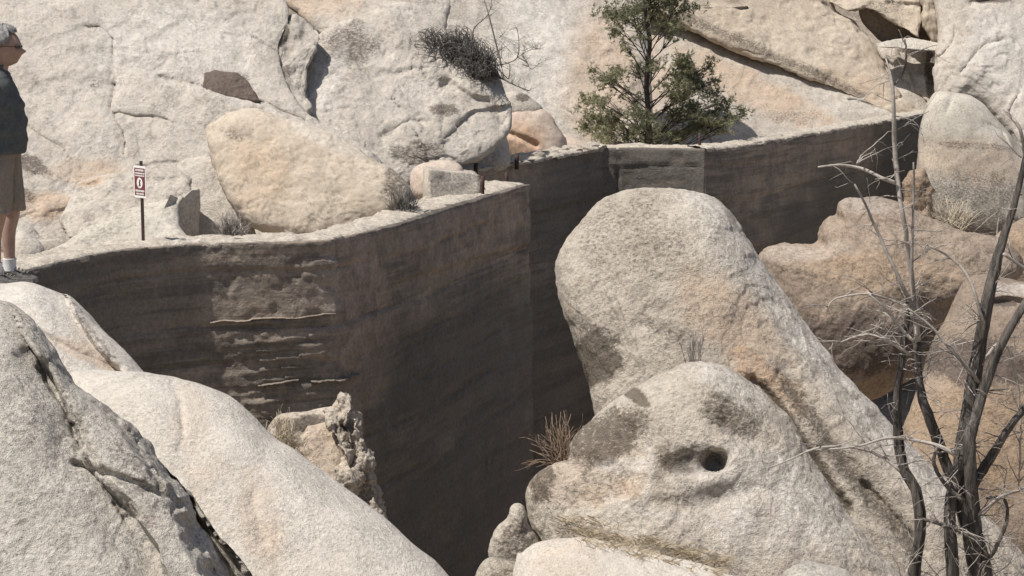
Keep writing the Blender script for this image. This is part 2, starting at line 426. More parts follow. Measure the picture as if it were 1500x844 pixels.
    for k in range(R - 1):
        a, b, m_ = st_[k], st_[k + 1], cnt[k]; i_ = np.arange(m_); j_ = (i_ + 1) % m_
        if cnt[k + 1] == m_: Qs.append(np.stack([a + i_, b + i_, b + j_, a + j_], -1))
        else:
            e = 2 * m_; Ts += [np.stack([a + i_, b + 2 * i_, b + 2 * i_ + 1], -1), np.stack([a + i_, b + 2 * i_ + 1, a + j_], -1), np.stack([a + j_, b + 2 * i_ + 1, b + (2 * i_ + 2) % e], -1)]
    ar = np.arange(n); nx_ = (ar + 1) % n
    Ts.append(np.stack([np.full(n, nf), nf + 1 + nx_, nf + 1 + ar], -1))
    for k in range(RB - 1):
        a = nf + 1 + k * n; b = nf + 1 + (k + 1) * n if k < RB - 2 else st_[R - 1]
        Qs.append(np.stack([a + ar, a + nx_, b + nx_, b + ar], -1))
    Qs, Ts = np.concatenate(Qs), np.concatenate(Ts)
    # make outward normals, then roughen along them
    def normals(V):
        N = np.zeros_like(V)
        q_ = np.cross(V[Qs[:, 2]] - V[Qs[:, 0]], V[Qs[:, 3]] - V[Qs[:, 1]])
        for k in range(4): np.add.at(N, Qs[:, k], q_)
        t_ = np.cross(V[Ts[:, 1]] - V[Ts[:, 0]], V[Ts[:, 2]] - V[Ts[:, 0]])
        for k in range(3): np.add.at(N, Ts[:, k], t_)
        return N / np.maximum(np.linalg.norm(N, axis=1), 1e-9)[:, None]
    Nn = normals(V)
    if (Nn[1:nf] @ view).mean() < 0:
        Qs, Ts = Qs[:, ::-1], Ts[:, ::-1]; Nn = -Nn
    ls = lowscale or 1.6 / max(rmax / pxm(Y), .2)
    disp = low * (rmax / pxm(Y)) * fbm(V * ls, 3, seed)
    if flake:
        v = fbm(V * ls * 1.5 + 3, 4, seed + 40) * 5; fl = np.floor(v); ff = np.concatenate([sstep(.02, .2, rf), np.ones(len(Vb))]); disp += flake * ((fl + sstep(.38, .55, v - fl)) * ff + v * (1 - ff)) * .5
    fade = np.concatenate([sstep(.015, .16, rf), np.ones(len(Vb))])      # keep the hub of the rings smooth
    disp += mid * (fbm(V * 3.5, 4, seed + 9) * fade + vnoise(V * 3.5, seed + 9) * .55 * (1 - fade)) + fade * fine * fbm(V * 15, 4, seed + 17, .65)
    V = V + Nn * disp[:, None]
    if key == 'fit_check': print(V.min(0), V.max(0))
    att = {k: np.zeros(len(V)) for k in ('tint', 'stain_shade', 'pale')}
    for mk in marks:
        if isinstance(mk[1], (list, tuple)):
            d, _s = seg_dist(fxy, mk[1]); val = mk[3] * np.exp(-(d / mk[2]) ** 2)
        else:
            _, x, y, rx, ry, ro, s_ = mk
            dx, dy = fxy[:, 0] - x, fxy[:, 1] - y; co, si = math.cos(math.radians(ro)), math.sin(math.radians(ro))
            e = np.sqrt(((dx * co + dy * si) / rx) ** 2 + ((-dx * si + dy * co) / ry) ** 2)
            e = e + .35 * fbm(np.c_[fxy / 18., np.full(len(fxy), seed)], 4, seed + 3)
            val = s_ * (1 - sstep(.55, 1.25, e))
        att[mk[0]][:nf] = np.maximum(att[mk[0]][:nf], val)
    base = np.array((V[:, 0].mean(), V[:, 1].mean(), V[:, 2].min()))
    me = mesh_np(name, V - base, Qs, Ts)
    for k in att: set_attr(me, k, att[k])
    if parent is not None: base_l = base - np.array(parent.location)
    o = link(name, me, MATS[mat], parent, base if parent is None else base_l)
    if parent is None: tag(o, label, cat, group, 'thing')
    ROCKS[key] = o; return o
def hash_str(s):
    h = 7
    for ch in s: h = (h * 131 + ord(ch)) % 1000003
    return h
def hit(key, x, y, back=0.0):
    """the point of a stone's surface seen at a photo position, to set plants on it"""
    o = ROCKS[key]; d = Vector(ray(x, y)).normalized()
    ok, loc, nor, idx = o.ray_cast(Vector(CAM) - o.location, d)
    return (loc + o.location) if ok else None

# --- hillside behind the dam
rock('slab_left', 'granite_slab', 'huge pale sloping granite slab at the upper left behind the warning sign',
     [(-160, -150), (60, -160), (250, -150), (370, -60), (412, -10), (424, 30), (408, 80), (440, 160), (525, 214), (560, 262), (530, 350), (330, 380), (120, 370), (-160, 380)], 26.5, lean=46, yaw=8, T=.15, Tb=1.6,
     p=6, c=(200, 130), cracks=16, low=.03, mid=.024, fine=.009, flake=.036, mat='granite_hill', cat='rock slab', step=2.8, anchor=(200, 300),
     feats=[('step', [(225, 112), (300, 130), (380, 150), (450, 182)], 40, .16), ('crease', [(232, 113), (300, 131), (380, 151), (445, 178)], 3, .10),
            ('bump', 40, 270, 60, 30, 10, .15), ('pit', 140, 125, 14, 9, -30, .03), ('bump', 120, 285, 70, 14, -20, .12)],
     marks=[('stain_shade', 140, 125, 13, 9, -30, .35), ('stain_shade', 45, 240, 26, 16, 20, .6), ('tint', 130, 250, 60, 20, 0, .5), ('tint', 60, 300, 60, 25, 0, .6), ('pale', 250, 60, 140, 60, 0, .5), ('stain_shade', 335, 122, 40, 20, 10, .45), ('stain_shade', 40, 285, 20, 12, 30, .45)])
rock('slab_top', 'granite_slab', 'tan granite slab above the dark diagonal crack at the top edge',
     [(360, -80), (640, -80), (660, -20), (640, 60), (560, 90), (480, 70), (472, 52), (440, 22), (392, -6), (360, -40)], 30.3, lean=48, T=.3, Tb=.5, p=4, low=.05, flake=.03, mat='granite_hill', cat='rock slab', marks=[('tint', 450, -10, 80, 40, 10, .5)])
rock('wedge', 'angular_rock', 'angular wedge rock with a shaded side in the crack of the hillside',
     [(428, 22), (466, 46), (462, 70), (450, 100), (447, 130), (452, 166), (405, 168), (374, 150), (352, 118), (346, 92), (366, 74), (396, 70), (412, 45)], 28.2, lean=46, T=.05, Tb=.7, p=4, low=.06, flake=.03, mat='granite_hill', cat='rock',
     feats=[('step', [(400, 165), (402, 84), (424, 20)], 26, .16)], marks=[('stain_shade', 390, 120, 45, 36, 30, .55), ('stain_shade', 412, 55, 9, 30, 25, .7)])
rock('dark_stone', 'varnished_rock', 'small dark brown varnished rock face above a crack, upper left',
     [(296, 130), (299, 107), (314, 101), (348, 107), (362, 119), (381, 150), (340, 143), (308, 136)], 27.86, lean=40, T=.03, Tb=.4, p=9, sharp=True, mat='granite_gorge', cat='rock', step=1.8, marks=[('stain_shade', 338, 125, 70, 50, 0, .95)], low=.04, mid=.04)
rock('slab_mid', 'granite_slab', 'broad rounded pale slab between the tan boulder and the dark bush',
     [(444, 130), (446, 98), (462, 58), (500, 34), (560, 12), (620, 10), (660, 50), (720, 90), (748, 150), (738, 200), (690, 236), (640, 250), (600, 275), (560, 320), (520, 330), (470, 240), (446, 180)], 28.3, lean=46, yaw=18, T=.22, Tb=.9, p=3.5, c=(545, 200), cracks=10, low=.04, mid=.022, fine=.009, flake=.034, mat='granite_hill', cat='rock slab', anchor=(600, 250),
     feats=[('crease', [(655, 122), (690, 145), (715, 150), (740, 180)], 7, .16), ('step', [(668, 185), (690, 160), (730, 155)], 26, -.1), ('crease', [(560, 105), (600, 118)], 5, .05), ('crease', [(640, 180), (600, 180), (560, 200)], 5, .05)],
     marks=[('stain_shade', 510, 70, 50, 38, -15, .5), ('stain_shade', 650, 160, 26, 14, 0, .6), ('stain_shade', 610, 225, 50, 18, 0, .5), ('pale', 480, 120, 26, 60, 20, .6)])
rock('slab_centre', 'granite_slab', 'wide smooth pale slope of granite behind the pine tree',
     [(600, -150), (1050, -150), (1200, 20), (1340, 130), (1360, 200), (1300, 260), (1000, 290), (800, 290), (690, 250), (600, 120), (560, 0)], 45.0, yaw=10, c=(965, 150), lean=47, T=.7, Tb=1.6, p=5, cracks=12, low=.03, mid=.035, fine=.012, flake=.04, mat='granite_hill', cat='rock slab', step=2.8, anchor=(950, 225),
     marks=[('tint', 900, 120, 90, 90, 0, .55), ('tint', 1100, 130, 130, 30, 25, .6), ('pale', 800, 60, 60, 90, 0, .6), ('stain_shade', 1160, 170, 50, 14, 0, .35), ('tint', 625, 20, 16, 36, -30, .9)])
rock('slab_pine', 'granite_slab', 'smooth pale slope left of the pine tree, behind the thin bare shrub',
     [(540, -150), (945, -150), (952, 0), (955, 60), (951, 120), (950, 260), (760, 290), (690, 260), (610, 120), (560, 0)], 37.2, lean=47, yaw=18, T=.5, Tb=1.4, p=8, c=(860, 120), cracks=9, low=.03, mid=.035, fine=.012, flake=.035, mat='granite_hill', cat='rock slab', step=2.8, anchor=(800, 225),
     marks=[('tint', 880, 110, 60, 110, 0, .5), ('pale', 790, 60, 60, 90, 0, .6), ('tint', 625, 20, 16, 36, -30, .9)])
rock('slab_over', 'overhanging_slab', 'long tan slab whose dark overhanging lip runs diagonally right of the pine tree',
     [(800, -170), (1200, -170), (1216, 0), (1256, 34), (1286, 72), (1302, 106), (1322, 140), (1348, 166), (1308, 170), (1255, 147), (1200, 123), (1130, 97), (1060, 67), (1000, 39), (930, 14), (860, -6)], 46.95, yaw=12, lean=40, T=.3, Tb=.9, p=8, q=2., c=(1130, 10), cracks=8, low=.03, mid=.04, fine=.012, flake=.05, mat='granite_tan', cat='rock slab', step=2.8, anchor=(1130, 96),
     feats=[('crease', [(1205, 5), (1225, 20), (1245, 24), (1268, 50)], 3, .12), ('pit', 1133, 60, 12, 9, 20, .08)],
     marks=[('stain_shade', [(1000, 22), (1060, 50), (1130, 80), (1200, 108), (1260, 136)], 11, .5), ('tint', 1250, 120, 60, 20, 20, .4)])
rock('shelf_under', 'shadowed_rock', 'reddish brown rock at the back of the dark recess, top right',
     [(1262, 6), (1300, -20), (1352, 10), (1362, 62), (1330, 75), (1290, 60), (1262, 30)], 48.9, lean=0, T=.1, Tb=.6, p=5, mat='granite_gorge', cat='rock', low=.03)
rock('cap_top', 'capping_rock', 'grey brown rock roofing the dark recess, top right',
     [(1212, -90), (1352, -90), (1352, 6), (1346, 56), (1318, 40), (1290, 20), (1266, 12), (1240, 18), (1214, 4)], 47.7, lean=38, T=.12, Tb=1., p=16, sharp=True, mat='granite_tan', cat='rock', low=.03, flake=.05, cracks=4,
     feats=[('crease', [(1300, 4), (1348, 8)], 3, .1)], marks=[('stain_shade', 1300, 10, 40, 12, 0, .4)])
rock('ledge_top', 'flat_rock', 'thin flat sunlit rock shelf below the dark recess, top right',
     [(1284, 64), (1312, 58), (1336, 55), (1378, 64), (1378, 75), (1334, 72), (1288, 69)], 46.95, lean=50, T=.03, Tb=.6, p=12, sharp=True, mat='granite_pale', cat='rock', low=.03, step=1.8)
rock('block_right', 'cracked_rock', 'fractured grey block beside the vertical cleft, upper right',
     [(1284, 66), (1340, 68), (1374, 74), (1374, 116), (1366, 150), (1350, 166), (1322, 142), (1302, 104)], 47.0, lean=40, T=.12, Tb=.8, p=12, mat='granite_hill', cat='rock', cracks=4, sharp=True, low=.06, flake=.05,
     feats=[('crease', [(1300, 90), (1330, 130), (1356, 150)], 3, .12), ('step', [(1310, 70), (1338, 110), (1352, 160)], 20, .12)], marks=[('stain_shade', 1362, 110, 10, 40, 0, .6)])
rock('sliver', 'upright_rock', 'narrow upright rock sliver in the cleft at the top right',
     [(1350, -40), (1374, -40), (1378, 62), (1366, 62), (1352, 40)], 47.8, lean=15, T=.2, Tb=.6, p=4, mat='granite_tan', cat='rock', sharp=True, low=.05, flake=.03)
rock('wall_right', 'granite_outcrop', 'tall pale granite outcrop in the top right corner',
     [(1378, -150), (1640, -150), (1640, 330), (1540, 320), (1490, 220), (1450, 165), (1415, 150), (1378, 146), (1374, 60)], 46.2, lean=34, T=.8, Tb=1.6, p=5, c=(1490, 40), cracks=5, crack_dir=100, low=.03, mid=.04, fine=.01, flake=.05, mat='granite_hill', cat='rock outcrop', anchor=(1440, 150),
     feats=[('crease', [(1425, 5), (1462, 2), (1466, -30)], 4, .12), ('crease', [(1410, 105), (1440, 70), (1470, 60)], 4, .06)], marks=[('pale', 1470, 80, 60, 70, 0, .6), ('stain_shade', 1450, 2, 30, 6, 0, .8)])
rock('round_right', 'rounded_boulder', 'rounded boulder with a brown waterline band at the right end of the dam',
     [(1345, 215), (1350, 175), (1362, 142), (1378, 133), (1412, 137), (1440, 152), (1466, 180), (1490, 208), (1520, 260), (1520, 350), (1470, 372), (1400, 350), (1356, 310), (1345, 262)], 41.2, lean=14, T=.8, Tb=.9, p=3, mat='granite_pale', low=.05, c=(1425, 250), cracks=3,
     feats=[('crease', [(1398, 135), (1388, 165)], 4, .06)], marks=[('tint', 1420, 235, 110, 34, 5, .38), ('stain_shade', 1430, 215, 80, 7, 4, .4), ('stain_shade', 1420, 285, 90, 40, 0, .42), ('stain_shade', 1430, 330, 90, 30, 0, .5)])
rock('pink_block', 'pink_rock', 'small upright pinkish rock at the foot of the boulder by the right dam end',
     [(1322, 268), (1332, 252), (1352, 250), (1366, 280), (1366, 330), (1340, 330), (1322, 300)], 38.6, lean=12, T=.2, Tb=.5, p=5, sharp=True, mat='granite_gorge', cat='rock', low=.08, mid=.05, flake=.03, marks=[('tint', 1345, 290, 40, 50, 0, .5)])
rock('stone_slab5', 'granite_slab', 'smaller grey dome shaped slab just left of the pink boulder',
     [(640, 240), (655, 195), (672, 175), (698, 163), (722, 168), (738, 190), (745, 240), (700, 260)], 30.8, lean=38, T=.3, Tb=.5, p=3, mat='granite_hill', cat='rock slab', low=.04)
rock('grey_small', 'small_boulder', 'small grey boulder touching the back of the pink boulder',
     [(721, 152), (733, 138), (756, 133), (778, 143), (795, 160), (780, 175), (735, 172)], 34.2, lean=25, T=.3, Tb=.4, mat='granite_hill', low=.06, marks=[('stain_shade', 765, 143, 12, 8, 0, .6)])
rock('pink', 'pink_boulder', 'pinkish orange boulder behind the crest left of the pine tree',
     [(732, 190), (734, 170), (748, 157), (772, 152), (800, 162), (818, 185), (830, 208), (822, 235), (770, 245), (745, 228)], 34.0, lean=18, T=.45, Tb=.5, p=2.6, mat='granite_pink', low=.06, feats=[('crease', [(745, 195), (770, 205), (785, 212)], 4, .08)], marks=[('tint', 768, 205, 26, 26, 0, .9)])
rock('pink_small', 'small_boulder', 'low pale boulder between the pink boulder and the pine tree',
     [(790, 222), (800, 204), (822, 196), (852, 205), (876, 222), (860, 240), (800, 240)], 35.2, lean=25, T=.3, Tb=.4, mat='granite_pink', low=.05)
# --- just behind the near part of the dam
rock('tan', 'tan_boulder', 'large smooth tan boulder behind the bend of the dam crest',
     [(304, 192), (318, 180), (345, 164), (378, 158), (415, 168), (455, 184), (505, 205), (545, 232), (580, 252), (604, 280), (590, 306), (545, 330), (490, 350), (430, 350), (375, 332), (345, 304), (322, 266), (312, 228)], 23.6, lean=34, T=.34, Tb=.6, p=4.2, c=(440, 265), mat='granite_tan', low=.03, mid=.02, fine=.007, flake=.022, anchor=(450, 345),
     feats=[('crease', [(308, 190), (340, 210)], 8, .06), ('pit', 350, 200, 20, 8, 20, .04)], marks=[('stain_shade', 345, 200, 20, 9, 20, .4), ('stain_shade', 575, 270, 26, 30, 30, .45), ('tint', 380, 250, 50, 60, 0, .5), ('pale', 470, 200, 60, 16, 25, .4)])
rock('pinkish_round', 'rounded_boulder', 'small rounded pinkish boulder behind the concrete wing wall',
     [(600, 266), (606, 248), (626, 238), (660, 235), (680, 250), (678, 296), (620, 294), (603, 284)], 26.6, lean=18, T=.25, Tb=.4, mat='granite_pink', low=.05)
rock('wedge_left', 'granite_slab', 'sloping wedge of pale rock behind the warning sign',
     [(30, 400), (66, 370), (120, 340), (170, 316), (205, 302), (240, 292), (268, 288), (262, 308), (262, 330), (276, 356), (240, 380), (100, 410)], 22.3, lean=52, T=.14, Tb=.7, p=4, c=(185, 345), mat='granite_pale', cat='rock slab', low=.03, flake=.015, anchor=(200, 365))
rock('wedge_upper', 'granite_slab', 'stepped pale ledge rising behind the sloping wedge near the sign',
     [(88, 320), (104, 280), (130, 258), (190, 252), (240, 246), (272, 258), (284, 268), (280, 300), (262, 330), (180, 350), (100, 350)], 23.3, lean=44, T=.16, Tb=.6, p=4, mat='granite_hill', cat='rock slab', low=.06, flake=.03, anchor=(200, 320), feats=[('crease', [(100, 285), (150, 262), (260, 262)], 5, .04)], marks=[('tint', 120, 262, 40, 10, 0, .7)])
rock('notch_rock', 'split_rock', 'broken upright rock end with a dark shaded face right of the sign',
     [(240, 304), (249, 284), (258, 287), (266, 292), (280, 278), (292, 276), (293, 310), (290, 352), (272, 356), (254, 337), (244, 322)], 22.75, lean=-4, yaw=62, T=.03, Tb=.45, p=8, c=(268, 318), mat='granite_pale', cat='rock', sharp=True, low=.05, step=1.8, anchor=(244, 330))
rock('ledge_right_notch', 'granite_slab', 'pale rock stepping down behind the dry bush left of the tan boulder',
     [(262, 240), (320, 232), (350, 280), (372, 330), (372, 372), (270, 374), (262, 300)], 23.9, lean=30, T=.12, Tb=.5, p=5, mat='granite_hill', cat='rock slab', low=.05)
rock('stone_l1', 'small_boulder', 'small grey stone beside the hiker\'s shin',
     [(18, 362), (26, 338), (42, 342), (64, 362), (58, 385), (24, 385)], 21.6, lean=20, T=.15, Tb=.25, mat='granite_hill', low=.06)
rock('stone_l2', 'small_boulder', 'low rounded stone below the ledge between hiker and sign',
     [(10, 318), (40, 326), (66, 350), (92, 352), (98, 372), (60, 380), (10, 372), (-20, 340)], 22.8, lean=25, T=.15, Tb=.3, mat='granite_hill', low=.06)
# --- gorge below the dam, right side
rock('gorge_big', 'brown_boulder', 'big brown boulder with a dark stained underside below the right dam wall',
     [(1108, 390), (1122, 368), (1160, 358), (1192, 354), (1197, 342), (1207, 324), (1224, 314), (1230, 293), (1262, 289), (1300, 293), (1345, 312), (1400, 338), (1465, 350), (1500, 390), (1470, 430), (1420, 450), (1396, 480), (1360, 535), (1325, 562), (1290, 576), (1255, 590), (1190, 580), (1120, 450)], 31, lean=22, T=1.3, Tb=1.2, p=2.6, c=(1290, 440), mat='granite_gorge', low=.05, mid=.035, fine=.014, flake=.035, cracks=2,
     feats=[('step', [(1500, 352), (1330, 350), (1290, 340), (1200, 318)], 24, -.16), ('bump', 1270, 400, 60, 30, 0, .06)],
     marks=[('stain_shade', 1240, 505, 150, 56, -8, .62), ('pale', 1180, 372, 80, 14, -5, .3), ('tint', 1290, 400, 130, 34, 5, .5), ('tint', 1280, 570, 60, 24, -20, .25), ('pale', 1270, 300, 50, 14, 10, .3)])
rock('gorge_low', 'ochre_boulder', 'ochre boulder with a purple brown band behind the dead tree',
     [(1300, 720), (1320, 650), (1338, 596), (1362, 520), (1388, 460), (1412, 414), (1445, 402), (1500, 408), (1640, 420), (1640, 900), (1500, 900), (1380, 820)], 26.5, lean=22, T=1.0, Tb=1., p=2.8, mat='granite_gorge', low=.05, mid=.03,
     feats=[('crease', [(1452, 448), (1480, 444), (1520, 452)], 5, .14)], marks=[('tint', 1430, 650, 150, 90, 0, .65), ('stain_shade', 1440, 535, 110, 38, 6, .72), ('pale', 1490, 425, 36, 14, 0, .7), ('stain_shade', 1470, 448, 24, 5, 0, .8)])
rock('gorge_back', 'brown_boulder', 'brown boulder at the right edge above the pale capped ochre boulder',
     [(1452, 352), (1480, 328), (1520, 315), (1640, 315), (1640, 440), (1500, 440), (1462, 400)], 33.2, lean=20, T=.6, Tb=.7, p=3, mat='granite_gorge', low=.05, marks=[('tint', 1500, 360, 60, 30, 0, .5)])
# --- gorge below the dam, centre
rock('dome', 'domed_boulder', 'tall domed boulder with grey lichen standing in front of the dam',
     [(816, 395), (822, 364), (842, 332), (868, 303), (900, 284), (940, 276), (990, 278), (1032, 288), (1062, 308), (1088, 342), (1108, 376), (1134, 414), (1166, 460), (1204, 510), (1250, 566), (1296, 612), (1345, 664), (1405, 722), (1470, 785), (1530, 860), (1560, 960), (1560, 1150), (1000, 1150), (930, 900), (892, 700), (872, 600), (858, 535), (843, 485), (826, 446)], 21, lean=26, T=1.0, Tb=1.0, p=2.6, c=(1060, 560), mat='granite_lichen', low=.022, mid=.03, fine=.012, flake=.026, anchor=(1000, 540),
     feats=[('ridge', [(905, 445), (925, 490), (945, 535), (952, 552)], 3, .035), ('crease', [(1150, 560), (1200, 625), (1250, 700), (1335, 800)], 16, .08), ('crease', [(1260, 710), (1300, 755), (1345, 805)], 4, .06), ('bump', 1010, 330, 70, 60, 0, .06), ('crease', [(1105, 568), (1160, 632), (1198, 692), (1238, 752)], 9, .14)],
     marks=[('stain_shade', 930, 365, 110, 80, 20, .34), ('stain_shade', [(1118, 572), (1170, 640), (1207, 697), (1240, 750)], 12, .6), ('stain_shade', 880, 530, 48, 46, 30, .75), ('tint', 1080, 480, 110, 50, 35, .5), ('stain_shade', [(1150, 570), (1200, 640), (1245, 700), (1330, 800)], 20, .55), ('tint', 1120, 560, 80, 26, 40, .8),  # streaks down the groove paint in its shadow band; the blobs are stains
            ('pale', [(1030, 300), (1085, 365), (1140, 450), (1210, 540), (1290, 630), (1380, 730)], 30, .75), ('stain_shade', 990, 500, 60, 16, 25, .4), ('stain_shade', [(1160, 470), (1230, 570), (1290, 630)], 5, .5)])
rock('skull', 'hollowed_boulder', 'pale boulder with a dark round hole and a hollowed left side',
     [(774, 724), (786, 698), (806, 686), (832, 674), (840, 642), (880, 606), (930, 572), (970, 548), (1002, 537), (1036, 534), (1066, 541), (1102, 565), (1142, 604), (1168, 642), (1194, 692), (1230, 745), (1276, 800), (1330, 860), (1400, 960), (1400, 1200), (760, 1200), (790, 960), (800, 830), (782, 770)], 17.2, lean=24, T=.85, Tb=.8, p=2.6, c=(1030, 740), mat='granite_lichen', low=.022, mid=.03, fine=.011, flake=.02, anchor=(1000, 844),
     feats=[('pit', 1014, 692, 38, 17, -14, .10, 2), ('pit', 1047, 689, 15, 13, -15, .28, 3), ('pit', 885, 690, 66, 66, -25, .20, 3), ('pit', 935, 590, 24, 12, 35, .07, 3), ('ridge', [(957, 590), (964, 650), (957, 725)], 12, .035), ('pit', 1050, 738, 80, 18, -10, .07, 2), ('bump', 1040, 590, 70, 34, 20, .06), ('pit', 1070, 640, 50, 14, 25, .05, 2), ('bump', 800, 705, 24, 20, 0, .07)],
     marks=[('stain_shade', 885, 650, 76, 48, -25, .62), ('stain_shade', 935, 590, 26, 13, 35, .85), ('stain_shade', 1070, 620, 56, 30, 25, .5), ('stain_shade', 1008, 685, 50, 22, -10, .75), ('stain_shade', 890, 720, 74, 30, -10, .36), ('tint', 860, 700, 90, 50, 0, .3), ('stain_shade', 800, 715, 24, 28, 0, .6), ('pale', 1120, 750, 130, 80, 20, .7), ('pale', 1060, 568, 60, 22, 25, .5), ('stain_shade', 1040, 735, 90, 16, -8, .42), ('pale', 920, 690, 44, 12, 0, .7), ('pale', [(955, 640), (958, 700), (952, 745)], 7, .6), ('pale', [(900, 740), (960, 760), (1010, 770)], 10, .6), ('tint', 905, 730, 60, 20, -10, .5)])
rock('low_front', 'low_boulder', 'low smooth pinkish boulder at the bottom edge beside the dry grass',
     [(752, 845), (766, 808), (800, 790), (850, 785), (905, 796), (980, 816), (1060, 842), (1120, 880), (1150, 1100), (720, 1150)], 16.0, lean=32, T=.4, Tb=.6, p=2.8, mat='granite_smooth', low=.03, anchor=(900, 844), marks=[('tint', 830, 820, 60, 40, 0, .25)])
rock('knob', 'pointed_rock', 'pointed brown rock leaning against the hollowed boulder',
     [(718, 806), (726, 772), (742, 756), (756, 740), (768, 748), (774, 768), (792, 796), (790, 830), (750, 845), (724, 826)], 17.0, lean=12, T=.25, Tb=.35, p=2.4, mat='granite_lichen', cat='rock', low=.09, mid=.04, step=2, marks=[('stain_shade', 755, 790, 34, 30, 0, .5)])
rock('knob_small', 'small_boulder', 'small brown rock at the bottom edge under the pointed rock',
     [(700, 838), (712, 816), (738, 818), (770, 838), (780, 900), (760, 1000), (705, 1000), (696, 880)], 16.4, lean=10, T=.25, Tb=.3, p=2.4, mat='granite_lichen', low=.08, mid=.03, step=2, marks=[('stain_shade', 735, 850, 40, 30, 0, .4)])
rock('grey_bottom', 'rough_boulder', 'rough grey boulder peeking over the bottom edge left of the dead tree',
     [(1140, 860), (1156, 830), (1190, 820), (1230, 830), (1255, 860), (1280, 1000), (1120, 1000)], 13.5, lean=25, T=.3, Tb=.4, mat='granite_near', low=.05, mid=.03, step=2)
# --- near bank, left
rock('man_rock', 'granite_boulder', 'pale boulder the hiker stands on at the left edge',
     [(-150, 425), (-60, 421), (0, 418), (42, 414), (78, 424), (108, 438), (140, 470), (172, 502), (205, 540), (240, 580), (260, 700), (120, 720), (-150, 720)], 12.0, lean=46, T=.42, Tb=.9, p=4, c=(50, 560), mat='granite_smooth', low=.025, mid=.015, fine=.004, anchor=(60, 560),
     feats=[('step', [(95, 436), (112, 470), (140, 510), (170, 540)], 30, -.1), ('crease', [(60, 495), (110, 520), (170, 545)], 8, .06)], marks=[('stain_shade', [(104, 446), (125, 485), (160, 530)], 11, .45), ('tint', 120, 520, 50, 14, 25, .5), ('pale', 60, 445, 60, 20, 10, .5)])
rock('white_rock', 'smooth_boulder', 'large smooth whitish boulder filling the bottom left centre',
     [(100, 560), (130, 547), (180, 545), (235, 549), (285, 560), (335, 581), (372, 611), (402, 642), (442, 667), (502, 712), (562, 760), (612, 802), (652, 838), (690, 890), (720, 1000), (720, 1300), (150, 1300), (90, 900), (80, 650)], 9.35, lean=44, T=.5, Tb=.9, p=3.4, c=(330, 820), mat='granite_smooth', low=.02, mid=.012, fine=.003, anchor=(300, 760), step=3,
     feats=[('crease', [(252, 560), (268, 600), (274, 650), (268, 680)], 5, .014), ('bump', 225, 610, 50, 70, -15, .04), ('crease', [(370, 740), (385, 800)], 9, .02)], marks=[('tint', 380, 780, 30, 80, -10, .35), ('tint', 285, 620, 26, 60, 0, .2)])
rock('near_rock', 'rough_boulder', 'big rough grey boulder with dark clefts in the bottom left corner',
     [(-160, 452), (-60, 446), (0, 446), (28, 458), (52, 480), (78, 516), (104, 556), (140, 585), (185, 618), (247, 673), (284, 715), (316, 757), (348, 800), (376, 840), (408, 900), (440, 1000), (450, 1300), (-160, 1300)], 8.4, lean=40, T=.5, Tb=.8, p=3.2, c=(90, 780), mat='granite_near', low=.03, mid=.02, fine=.006, flake=.012, anchor=(100, 700), step=3,
     feats=[('step', [(60, 540), (95, 600), (125, 690), (170, 740), (215, 800), (260, 900)], 46, -.12), ('crease', [(64, 548), (104, 620), (134, 694), (190, 764)], 7, .08), ('slope', [(150, 470), (126, 560), (150, 612), (200, 676), (238, 736), (268, 810), (300, 880), (390, 1100)], 60, .62), ('ridge', [(262, 735), (300, 800), (335, 870)], 6, .05), ('crease', [(110, 690), (200, 722), (240, 735)], 6, .05), ('crease', [(140, 600), (190, 650), (230, 720)], 5, .05)],
     marks=[('stain_shade', [(75, 560), (110, 640), (130, 700), (190, 760)], 16, .35), ('stain_shade', 190, 700, 60, 40, 45, .3), ('stain_shade', [(145, 600), (195, 660), (240, 735)], 12, .35)])  # the two streaks paint shade into the colour along the clefts

